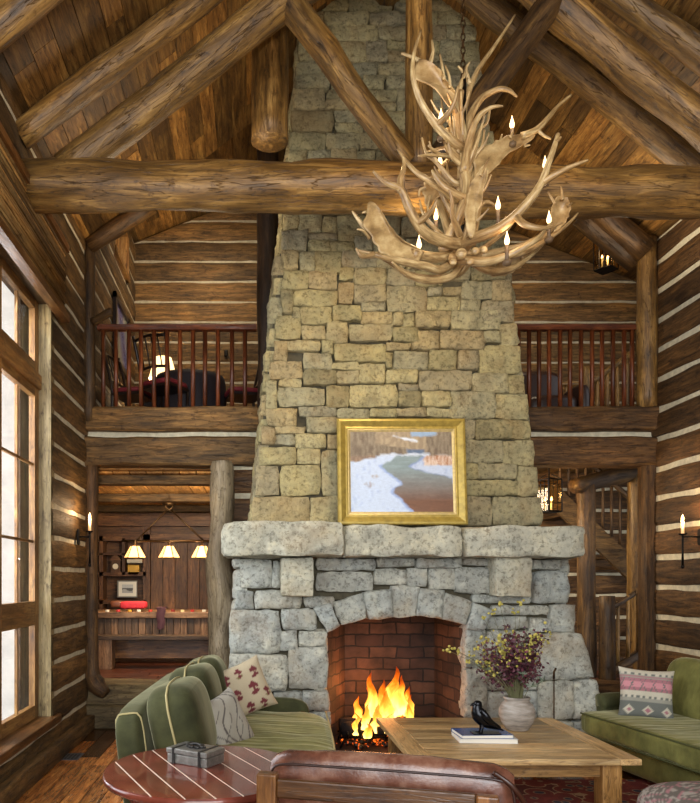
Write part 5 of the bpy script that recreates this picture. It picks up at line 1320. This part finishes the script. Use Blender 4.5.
mb = MB(); mb.rnd(); mb.puff(SL_(.72, 1.10, .40), (.50, .07, .22), 5, 10, M=Ms); mesh_obj('arm', mb, M_VEL, sf, smooth=True)
for (x, y) in ((.0, -1.05), (.0, 1.05), (1.25, -1.0), (1.25, 1.0)): mb = MB(); mb.tube([SL_(x, y, 0), SL_(x, y, .12)], [.02, .03], 8); mesh_obj('leg', mb, M_CHAIRW, sf, smooth=True)
# ---- throw pillows
def pillow(name, c, half, th, M, colf, label, grp=None, n=44):
    mb = MB(); mb.rnd()
    for sg in (-1, 1):
        def fn(u, v):
            x, z = u*2-1, v*2-1
            pinx = 1-.10*(1-z*z)*0-.09*(1-abs(z)**2)*abs(x)**3; pinz = 1-.09*(1-abs(x)**2)*abs(z)**3
            d = max(0, (1-x**4))**.5*max(0, (1-z**4))**.5
            p = Vector((x*half*pinx, sg*-1*th*d*(.9+.15*noise.noise(Vector((x*2, z*2, sg)))), z*half*pinz))
            return (Vector(c)+M @ p, Vector((x, z, sg)), colf(x*sg, z))
        mb.grid(fn, n, n, flip=(sg < 0))
    o = mesh_obj(name, mb, vcol('fabric_'+name+str(len(bpy.data.materials)), .85, 500, .3, sheen=.1), None, smooth=True)
    return tag(o, label, 'pillow', grp)
def c_floral(x, z):
    base = hexc('#b5a68a'); red = hexc('#6a2c30'); grn = hexc('#7c7048')
    for (a, b, s) in ((-.62, .55, 1), (-.05, .62, .9), (.55, .5, 1), (-.4, -.1, 1), (.3, -.05, 1.1), (.75, -.35, .8), (-.7, -.6, .9), (-.1, -.7, 1), (.45, -.75, .9)):
        dx, dz = (x-a)/s, (z-b)/s
        if abs(dx) < .05+.02*math.sin(dz*30) and -.26 < dz < .1: return red
        if dx*dx+(dz-.1)**2 < .008 or (dx-.1)**2+(dz-.02)**2 < .005 or (dx+.1)**2+(dz-.04)**2 < .005: return red
        if (dx-.09)**2+(dz+.16)**2 < .004 or (dx+.09)**2+(dz+.2)**2 < .004: return grn if s < .95 else red
    return base
def c_branch(x, z):
    base = hexc('#a8a294'); br = hexc('#5c5450')
    for k in range(6):
        f = x*.8+.25*math.sin(z*3.2+k)-(k-2.5)*.42
        if abs(f) < .028: return br
        g = x-.5*z+.2*math.sin(z*5+k*2)-(k-2.5)*.6
        if abs(g) < .018 and math.sin(z*4+k) > 0: return br
    return base
def c_stripe(x, z):
    g, w_, p, dg = hexc('#9a978a'), hexc('#c6beaa'), hexc('#a87078'), hexc('#6c6e68')
    if z > .72: return w_ if math.sin(x*26) > -.2 or z > .8 else dg
    if z > .58: return g if (z-.65)**2 > .001 else p
    if z > .08:
        m_ = abs(((x*2.6) % 1)-.5)*2; return dg if abs(m_*.4-abs(z-.33)) < .035 else (hexc('#c98a90') if abs(z-.33) < .12 else p)
    if z > -.12: return w_
    if z > -.2: return dg if math.sin(x*30) > 0 else w_
    if z > -.36: return g
    dx = abs(((x+1)*1.5) % 1-.5)*2*.33; dz = abs(z+.68)
    if dx+dz < .10: return p
    if dx+dz < .2: return w_
    return dg
def RM(rz, rx=0, ry=0): return Matrix.Rotation(math.radians(rz), 4, 'Z') @ Matrix.Rotation(math.radians(rx), 4, 'X') @ Matrix.Rotation(math.radians(ry), 4, 'Y')
pillow('throw_pillow', P(244, 689, 6.35)+Vector((0, 0, 0)), .245, .085, RM(16, -16, -20), c_floral, 'cream throw pillow with dark red flower sprigs at the far end of the left sofa')
pillow('throw_pillow', P(226, 724, 5.35), .235, .09, RM(54, -24, -12), c_branch, 'grey throw pillow with dark branching lines on the near end of the left sofa')
# ================================================================== RIGHT SOFA
e1 = Vector((.17, -.985, 0)).normalized(); e2 = Vector((.985, .17, 0)).normalized(); F = Vector((3.06, 6.73, 0))
Mr = Matrix(((e2.x, -e1.x, 0, 0), (e2.y, -e1.y, 0, 0), (0, 0, 1, 0), (0, 0, 0, 1)))   # local x = depth to the back, local y = away from viewer
def RL(v, u, z): return F+e2*v+e1*u+Vector((0, 0, z))
rs = thing('green_sofa', 'olive green velvet sofa on the right below the wall sconce', 'sofa', F+Vector((.6, -1.0, 0)))
mb = MB(); mb.rnd(); mb.puff(RL(.72, 1.12, .18), (.62, 1.12, .14), 10, 8, M=Mr); mesh_obj('base', mb, M_VELR, rs, smooth=True)
mb = MB(); mb.rnd()
st_ = len(mb.v); mb.puff(RL(.60, 1.12, .405), (.62, 1.14, .105), 8, 20, M=Mr, wr=.012)
mesh_obj('seat_cushion', mb, M_VELR, rs, smooth=True)
mb = MB()
for z in (.495, .315): mb.tube([RL(-.006, 2.1, z), RL(-.014, 1.1, z), RL(-.006, .12, z)], .008, 6, sub=6)
mesh_obj('piping', mb, plain('olive_piping', '#4a4c24', .8), rs, smooth=True)
for (u, ht) in ((.52, 0), (1.32, .0), (2.0, 0)):
    Mc = Mr @ Matrix.Rotation(math.radians(14), 4, 'Y'); mb = MB(); mb.rnd(); mb.puff(RL(.96, u, .73), (.17, .40 if u < 1.9 else .28, .29), 3.8, 14, M=Mc, wr=.02); mesh_obj('back_cushion', mb, M_VELR, rs, smooth=True)
mb = MB(); mb.rnd(); mb.puff(RL(1.25, 1.12, .50), (.10, 1.16, .40), 7, 10, M=Mr @ Matrix.Rotation(math.radians(6), 4, 'Y')); mesh_obj('back_frame', mb, M_VEL, rs, smooth=True)
for u in (-.02, 2.28):
    mb = MB(); mb.rnd(); pts = [RL(.30, u, .56), RL(.4, u, .565), RL(.9, u, .575), RL(1.2, u, .6)]; mb.tube(pts, [.085, .09, .09, .09], 12, sub=3); mb.puff(RL(.76, u, .34), (.46, .085, .25), 8, 8, M=Mr); mesh_obj('arm', mb, M_VEL, rs, smooth=True)
for (v, u) in ((.15, .05), (1.2, .05), (.15, 2.2), (1.2, 2.2)): mb = MB(); mb.tube([RL(v, u, 0), RL(v, u, .08)], [.02, .03], 8); mesh_obj('leg', mb, M_CHAIRW, rs, smooth=True)
pillow('throw_pillow', P(646, 694, 6.42), .235, .08, RM(-14, -14, 4), c_stripe, 'grey and pink woven pillow with diamonds on the right sofa')
# ================================================================== COFFEE TABLE
ct = thing('coffee_table', 'large square light oak coffee table in front of the fireplace', 'coffee table', (1.88, 5.6, 0))
x0, x1, y0, y1 = 1.10, 2.70, 4.88, 6.36; zt = .50
mb = MB(); fr = .15
mb.rnd().box((x0, y0, zt-.045), (x0+fr, y1, zt)); mb.rnd().box((x1-fr, y0, zt-.045), (x1, y1, zt)); mb.rnd().box((x0+fr, y0, zt-.045), (x1-fr, y0+fr, zt)); mb.rnd().box((x0+fr, y1-fr, zt-.045), (x1-fr, y1, zt))
k = 7; ww = (y1-y0-2*fr)/k
for i in range(k): mb.rnd().box((x0+fr+.002, y0+fr+i*ww+.0015, zt-.045), (x1-fr-.002, y0+fr+(i+1)*ww-.0015, zt-.001))
mesh_obj('tabletop', mb, M_TABLE, ct, bevel=.006)
mb = MB(); i_ = .13
mb.rnd().box((x0+i_, y0+i_, zt-.16), (x1-i_, y0+i_+.03, zt-.045)); mb.rnd().box((x0+i_, y1-i_-.03, zt-.16), (x1-i_, y1-i_, zt-.045)); mb.rnd().box((x0+i_, y0+i_, zt-.16), (x0+i_+.03, y1-i_, zt-.045)); mb.rnd().box((x1-i_-.03, y0+i_, zt-.16), (x1-i_, y1-i_, zt-.045))
mesh_obj('apron', mb, M_TABLED, ct)
for x in (x0+.09, x1-.23):
    for y in (y0+.09, y1-.23): mb = MB(); mb.rnd().box((x, y, .012), (x+.14, y+.14, zt-.045)); mesh_obj('leg', mb, M_TABLED, ct, bevel=.01)
# books
def book(c, w_, d_, h_, rz, cov, lab, white=True):
    t = thing('book', lab, 'book', c, 'books under the bird figure'); M = Matrix.Rotation(math.radians(rz), 4, 'Z'); c = Vector(c); M4 = Matrix.Translation(c) @ M
    mb = MB(); mb.box((-w_/2, -d_/2, 0), (w_/2, d_/2, .003), M=M4); mb.box((-w_/2, -d_/2, h_-.003), (w_/2, d_/2, h_), M=M4); mb.box((-w_/2, d_/2-.004, 0), (w_/2, d_/2, h_), M=M4); mesh_obj('cover', mb, cov, t)
    mb = MB(); mb.box((-w_/2+.005, -d_/2+.004, .003), (w_/2-.005, d_/2-.004, h_-.003), M=M4); mesh_obj('pages', mb, plain('pages'+str(rz), '#e6e0d2', .8), t)
bc = P(489, 741, 5.38)
book((bc.x, 5.50, .50), .44, .30, .035, -4, plain('white_cover', '#c9c9c6', .3), 'white covered large book, lower one of the two on the coffee table')
book((bc.x-.02, 5.49, .535), .40, .27, .028, 2, plain('blue_cover', '#2a4c80', .25, nscale=9, namt=.5), 'blue covered book lying under the dark bird figure')
# bird figure
t = thing('bird_figure', 'glossy black raven figure perched on the blue book', 'sculpture', P(483, 727, 5.4)); M_RAV = plain('black_bronze', '#15161a', .22, .6, nscale=25, namt=.3, bmp=.15)
B0 = Vector((P(482, 0, 5.42).x, 5.42, .563))
def b3(x, z, y=0): return B0+Vector((x, y, z))*1.1
mb = MB(); mb.tube([b3(.13, .035), b3(.07, .06), b3(.02, .09), b3(-.02, .135), b3(-.032, .175), b3(-.028, .20), b3(-.025, .222)], [.013, .034, .056, .062, .042, .034, .014], 14, sub=4, flat=.85); 
mb.puff(b3(-.03, .205), (.032, .028, .03), 2.2, 8); mb.tube([b3(-.05, .208), b3(-.068, .203), b3(-.085, .192)], [.014, .010, .002], 8); mesh_obj('body', mb, M_RAV, t, smooth=True)
for sy in (-1, 1):
    mb = MB(); mb.tube([b3(-.025, .17, sy*.035), b3(.01, .12, sy*.05), b3(.07, .06, sy*.035), b3(.15, .02, sy*.012)], [.018, .032, .02, .004], 10, sub=4, flat=.4); mesh_obj('wing', mb, M_RAV, t, smooth=True)
    mb = MB(); mb.tube([b3(.0, .08, sy*.02), b3(-.005, .03, sy*.025), b3(-.008, .008, sy*.025)], [.014, .007, .006], 8)
    for q in (-.03, 0, .03): mb.tube([b3(-.005, .006, sy*.025), b3(-.045, .004, sy*.025+q)], [.006, .003], 6)
    mesh_obj('foot', mb, M_RAV, t, smooth=True)
mb = MB(); mb.box(b3(-.07, -.0, -.05), b3(.12, .006, .05)); mesh_obj('plinth', mb, M_RAV, t)
# vase and bouquet
vc = Vector((P(517, 0, 5.85).x, 5.85, .50))
m, nt, b = newmat('stoneware'); co = N(nt, 'ShaderNodeTexCoord').outputs['Object']; nn = noise_n(nt, mapping(nt, co, (3, 3, 14)), 2, 5, .6); r = ramp(nt, [(.3, '#5c5650'), (.48, '#93887c'), (.7, '#b3aaa0')], nn); nt.links.new(r.outputs[0], b.inputs['Base Color']); b.inputs['Roughness'].default_value = .6; bump(nt, b, nn, .3, .006)
mb = MB(); mb.lathe(vc, [(.085, 0), (.095, .01), (.125, .06), (.145, .12), (.145, .165), (.125, .215), (.10, .235), (.098, .25), (.108, .262), (.105, .275), (.09, .275), (.088, .25)], 28, caps=True); solo('vase', mb, m, 'round stoneware vase with ribbed neck on the coffee table', 'vase', smooth=True)
t = thing('dried_flower_bouquet', 'bouquet of dark red foliage and yellow blossoms in the stoneware vase', 'flowers', vc+Vector((0, 0, .26)))
Rb = random.Random(5); stems = MB(); red = MB(); yel = MB(); grn = MB(); neck = vc+Vector((0, 0, .24))
def leafq(mb, p, d, L, wd):
    d = d.normalized(); s = d.orthogonal().normalized(); s = Matrix.Rotation(Rb.random()*6.28, 3, d) @ s
    i = [mb.vert(p), mb.vert(p+d*L*.5+s*wd), mb.vert(p+d*L), mb.vert(p+d*L*.5-s*wd)]; mb.face(*i)
for k in range(84):
    an = Rb.uniform(0, 6.28); sp = Rb.uniform(.05, .36)*(1.0 if Rb.random() < .8 else 1.25); h = Rb.uniform(.25, .62)-sp*.25
    end = neck+Vector((math.cos(an)*sp, math.sin(an)*sp*.8, h)); mid = neck+Vector((math.cos(an)*sp*.35, math.sin(an)*sp*.3, h*.6))
    stems.tube([neck+Vector((math.cos(an)*.03, math.sin(an)*.03, -.1)), mid, end], [.003, .0025, .0015], 4, sub=3)
    kind = Rb.random()
    if kind < .64:
        red.tint = Rb.random()
        for q in range(44):
            tt = Rb.uniform(.3, 1.0); p = (mid.lerp(end, (tt-.3)/.7))+Vector((Rb.gauss(0, .028), Rb.gauss(0, .028), Rb.gauss(0, .028))); red.tint = Rb.random(); leafq(red, p, Vector((Rb.gauss(0, 1), Rb.gauss(0, 1), Rb.gauss(.3, .8))), Rb.uniform(.024, .042), Rb.uniform(.009, .015))
    elif kind < .9:
        for q in range(13):
            p = end+Vector((Rb.gauss(0, .03), Rb.gauss(0, .03), Rb.gauss(-.02, .035))); s = Rb.uniform(.008, .014); yel.tint = Rb.random(); yel.puff(p, (s, s, s), 2, 2)
    else:
        for q in range(14):
            p = mid.lerp(end, Rb.random()); grn.tint = Rb.random(); leafq(grn, p, Vector((Rb.gauss(0, 1), Rb.gauss(0, 1), .8)), Rb.uniform(.05, .09), .008)
for (px, py) in ((452, 648), (458, 652), (447, 650), (476, 648), (470, 655), (492, 612), (500, 605), (515, 612), (520, 602), (484, 618), (468, 662), (477, 662)):
    p = P(px, py, 5.75); stems.tube([neck, neck.lerp(p, .5)+Vector((0, 0, .06)), p], [.003, .002, .0015], 4, sub=3)
    for q in range(5): s = Rb.uniform(.008, .013); yel.tint = Rb.random(); yel.puff(p+Vector((Rb.gauss(0, .012), Rb.gauss(0, .012), Rb.gauss(0, .012))), (s, s, s), 2, 2)
def leafmat(name, a, b_):
    m, nt, b = newmat(name); r = ramp(nt, [(0, a), (1, b_)], attr(nt, 'tint').outputs['Fac']); nt.links.new(r.outputs[0], b.inputs['Base Color']); b.inputs['Roughness'].default_value = .6; return m
mesh_obj('stems', stems, leafmat('stem', '#6c6a48', '#6c6a48'), t); 
for nm_, mb_, mt in (('red_foliage', red, leafmat('red_leaf', '#341620', '#6c3440')), ('yellow_blossoms', yel, leafmat('yellow_bl', '#8c8434', '#c4b45c')), ('green_leaves', grn, leafmat('green_leaf', '#5c6a58', '#8a947c'))):
    o = mesh_obj(nm_, mb_, mt, t); o['kind'] = 'stuff'
# ================================================================== ROUND SIDE TABLE
tc = Vector((-.295, 4.05, 0)); TR, TZ = .575, .66; ang = math.radians(-65)     # plank direction
t = thing('round_side_table', 'round red-brown painted plank table with pale joint lines beside the left sofa', 'side table', tc)
M_RTAB = plain('red_paint', '#74382a', .2, nscale=7, namt=.35, spec=.5, coat=.3); M_LINE = plain('pale_line', '#e8dcc8', .6)
dv = Vector((math.cos(ang), math.sin(ang), 0)); nv_ = Vector((-dv.y, dv.x, 0)); mb = MB(); pw = .142; s0 = -TR+.02
edges_ = [-TR, -.43, -.288, -.146, -.004, .138, .28, .42, TR]
for a, b_ in zip(edges_, edges_[1:]):
    a2, b2 = a+.0045, b_-.0045; top = []; r_ = TR-.006
    ss = [a2+(b2-a2)*i/10 for i in range(11)]
    for s in ss: top.append(tc+nv_*s+dv*math.sqrt(max(r_*r_-s*s, 0)))
    for s in ss[::-1]: top.append(tc+nv_*s-dv*math.sqrt(max(r_*r_-s*s, 0)))
    mb.rnd(); mb.prism([Vector((p.x, p.y, TZ-.012)) for p in top], (0, 0, .012))
mesh_obj('tabletop', mb, M_RTAB, t)
mb = MB(); mb.lathe(tc+Vector((0, 0, TZ-.012)), [(TR-.01, 0), (TR-.01, .0105)], 48); mesh_obj('joint_lines', mb, M_LINE, t)
mb = MB(); mb.lathe(tc+Vector((0, 0, TZ-.045)), [(TR-.03, 0), (TR-.005, .004), (TR, .018), (TR-.002, .036), (TR-.012, .042)], 64); mesh_obj('rim', mb, M_RTAB, t, smooth=True)
mb = MB(); mb.lathe(tc+Vector((0, 0, TZ-.13)), [(.44, 0), (.44, .09)], 40); mesh_obj('apron', mb, M_RTAB, t, smooth=False)
for k in range(4):
    an = math.radians(40+90*k); d_ = Vector((math.cos(an), math.sin(an), 0)); mb = MB(); mb.tube([tc+d_*.40+Vector((0, 0, TZ-.05)), tc+d_*.42+Vector((0, 0, .3)), tc+d_*.46], [.035, .03, .022], 8); mesh_obj('leg', mb, M_RTAB, t, smooth=True)
mb = MB(); mb.lathe(tc+Vector((0, 0, .16)), [(.40, 0), (.40, .03)], 32); mesh_obj('lower_shelf', mb, M_RTAB, t)
# metal box
t = thing('metal_box', 'pewter grey metal box with straps and a knotted ornament on the round table', 'box', (-.35, 4.17, TZ)); M_PEW = plain('pewter_box', '#8c8a84', .38, .7, nscale=30, namt=.3, bmp=.3); M_PEWD = plain('pewter_dark', '#3c3a38', .4, .7)
Mb_ = Matrix.Translation((-.355, 4.19, TZ)) @ Matrix.Rotation(math.radians(-32), 4, 'Z')
mb = MB(); mb.box((-.145, -.09, 0), (.145, .09, .055), M=Mb_); mesh_obj('body', mb, M_PEW, t, bevel=.005)
mb = MB(); mb.box((-.15, -.095, .058), (.15, .095, .09), M=Mb_); ld = mesh_obj('lid', mb, M_PEW, t, bevel=.006)
mb = MB()
for x in (-.095, .095): mb.box((x-.008, -.098, 0), (x+.008, .098, .093), M=Mb_)
mesh_obj('strap', mb, M_PEWD, t)
mb = MB()
for k in range(7): an = k*.9; mb.puff(Mb_ @ Vector((.045*math.cos(an), .03*math.sin(an), .098)), (.018, .016, .010), 2.2, 4)
mb.tube([Mb_ @ Vector((-.07, 0, .096)), Mb_ @ Vector((0, .012, .108)), Mb_ @ Vector((.07, 0, .096))], .007, 6, sub=4); mesh_obj('ornament', mb, M_PEWD, ld, smooth=True)
# ================================================================== LEATHER CHAIR
lc = thing('leather_armchair', 'brown leather chair with wooden frame seen from behind in the foreground', 'armchair', (.6, 3.2, 0))
m, nt, b = newmat('brown_leather_chair'); co = N(nt, 'ShaderNodeTexCoord').outputs['Object']; n1 = noise_n(nt, co, 6, 6, .65); n2 = noise_n(nt, co, 90, 3, .6)
r = ramp(nt, [(.3, '#3a2018'), (.5, '#694030'), (.72, '#96705c')], n1); nt.links.new(r.outputs[0], b.inputs['Base Color']); b.inputs['Roughness'].default_value = .27; b.inputs['Specular IOR Level'].default_value = .75
bump(nt, b, math_n(nt, 'ADD', n1, math_n(nt, 'MULTIPLY', n2, .2)), .35, .012); M_LEA = m
ca, cb = Vector((.075, 3.25, 0)), Vector((1.10, 2.97, 0)); cd_ = (cb-ca).normalized(); cn = Vector((-cd_.y, cd_.x, 0))     # cn points to the fireplace
def CL(s, d, z): return ca+cd_*s+cn*d+Vector((0, 0, z))
W_ = (cb-ca).length
mb = MB(); mb.rnd()
def roll(u, v):
    s = -.0+W_*u; a = v*2*math.pi; zc = .80+.02*math.sin(u*math.pi); e = min(1, min(u, 1-u)*14)**.5
    hh = .155*(1-.0*u)*(.75+.25*e); th = .075*(.6+.4*e)
    ca_, sa = math.cos(a), math.sin(a); mm = (abs(ca_)**2.6+abs(sa)**2.6)**(1/2.6)
    z = zc+sa/mm*hh; d = .03+ca_/mm*th*(1+.12*noise.noise(Vector((s*5, a, 0))))
    return (CL(s, d+.10*(z-.8)*-.6, z+.006*noise.noise(Vector((s*9, a*1.5, 3)))), Vector((s, z, d)))
mb.grid(roll, 40, 24)
b0 = len(mb.v)-25*41
mesh_obj('back_cushion', mb, M_LEA, lc, smooth=True)
mb = MB(); mb.tube([CL(.02, -.075, .86), CL(.06, -.083, .918), CL(.3, -.085, .925), CL(.75, -.083, .925), CL(W_-.06, -.08, .915), CL(W_-.01, -.075, .86), CL(W_+.0, -.06, .72)], .006, 6, sub=6); mesh_obj('seam', mb, plain('seam_leather', '#2c160e', .4), lc, smooth=True)
mb = MB(); mb.tube([CL(W_-.09, -.07, .945), CL(W_-.02, -.085, .90), CL(W_+.035, -.05, .82), CL(W_+.06, .0, .72)], .012, 6, sub=5, flat=.5); mesh_obj('strap', mb, plain('strap_leather', '#351b10', .35), lc, smooth=True)
Mc = Matrix(((cd_.x, cn.x, 0, 0), (cd_.y, cn.y, 0, 0), (0, 0, 1, 0), (0, 0, 0, 1)))
def cbox(s0, d0, z0, s1, d1, z1, nm, bev=.008, mat=M_CHAIRW):
    mb = MB(); mb.rnd(); mb.box((s0, d0, z0), (s1, d1, z1), M=Matrix.Translation(ca) @ Mc); return mesh_obj(nm, mb, mat, lc, bevel=bev)
cbox(-.035, -.14, 0, .055, -.07, .885, 'rear_post'); cbox(W_-.16, -.14, 0, W_-.07, -.085, .86, 'rear_post'); cbox(.055, -.13, .78, W_-.16, -.10, .865, 'back_rail'); cbox(.055, -.13, .40, W_-.16, -.10, .48, 'back_rail')
for s in (-.02, W_-.09):
    cbox(s, -.10, .60, s+.09, .47, .64, 'arm'); cbox(s+.01, .38, 0, s+.08, .45, .6, 'front_leg')
cbox(.0, -.1, .28, W_-.02, .46, .36, 'seat_rail')
mb = MB(); mb.rnd(); mb.puff(CL(W_/2, .24, .44), (W_/2-.09, .24, .10), 6, 10, M=Mc); mesh_obj('seat_cushion', mb, M_LEA, lc, smooth=True)
# ================================================================== OTTOMAN
def c_ott(x, y, z):
    g, w_, p = hexc('#6e665e'), hexc('#aaa196'), hexc('#b07c80')
    u, v = x*2.3+1.35, y*2.0+z*.8+.3; k = round(v/.9); uu = (u+(k % 2)*.5) % 1-.5; vv = (v-k*.9)
    d = abs(uu)*1.1+abs(vv)*.9
    if abs(d-.46) < .045: return p
    if abs(d-.30) < .03 or d < .09: return w_
    return w_ if noise.noise(Vector((x*11, y*11, z*9))) > .22 else g
mb = MB(); mb.rnd(); oc = Vector((2.92, 4.22, .27)); mb.puff(oc, (.50, .44, .20), 3.4, 40, colf=c_ott); o1 = MB()
t = thing('ottoman', 'rounded ottoman in grey and pink ogee fabric at the lower right corner', 'ottoman', (oc.x, oc.y, 0)); mesh_obj('cushion', mb, vcol('ogee_fabric', .85, 400, .3), t, smooth=True)
for sx in (-1, 1):
    for sy in (-1, 1): mb = MB(); mb.tube([oc+Vector((sx*.3, sy*.26, -.255)), oc+Vector((sx*.3, sy*.26, -.14))], [.02, .03], 8); mesh_obj('leg', mb, M_CHAIRW, t, smooth=True)
# ================================================================== RUG, FLOOR VENT
m, nt, b = newmat('persian_rug'); co = N(nt, 'ShaderNodeTexCoord').outputs['Object']
v_ = N(nt, 'ShaderNodeTexVoronoi'); v_.feature = 'F1'; v_.inputs['Scale'].default_value = 7; nt.links.new(co, v_.inputs['Vector'])
r = ramp(nt, [(0, '#2c2c3c'), (.22, '#8a6c50'), (.3, '#6c2018'), (.55, '#78281c'), (.7, '#a88c68'), (.78, '#5c1c16')], v_.outputs['Distance'])
r.color_ramp.interpolation = 'CONSTANT'; n2 = noise_n(nt, co, 60, 3); r2 = ramp(nt, [(.3, (.7,)*3+(1,)), (.7, (1.15,)*3+(1,))], n2)
nt.links.new(mixc(nt, 'MULTIPLY', 1, r.outputs[0], r2.outputs[0]), b.inputs['Base Color']); b.inputs['Roughness'].default_value = .95; bump(nt, b, n2, .5, .004)
mb = MB(); mb.box((-.0+.45, 2.2, .001), (3.9, 6.1, .012)); solo('rug', mb, m, 'dark red patterned rug under the coffee table', 'rug')
t = thing('floor_vent', 'black metal floor vent grille near the left wall', 'vent', (-1.88, 6.95, 0)); q = Vector((-1.86, 6.93, 0))
mb = MB(); mb.box((q.x-.14, q.y-.13, .001), (q.x+.14, q.y+.13, .005)); mesh_obj('grille_plate', mb, plain('vent_metal', '#4c525a', .4, .6), t)
mb = MB()
for i in range(7):
    for j in range(4): x = q.x-.115+i*.035; y = q.y-.10+j*.052; mb.box((x, y, .004), (x+.022, y+.036, .0065))
mesh_obj('slots', mb, plain('vent_slots', '#0c0d10', .6), t)
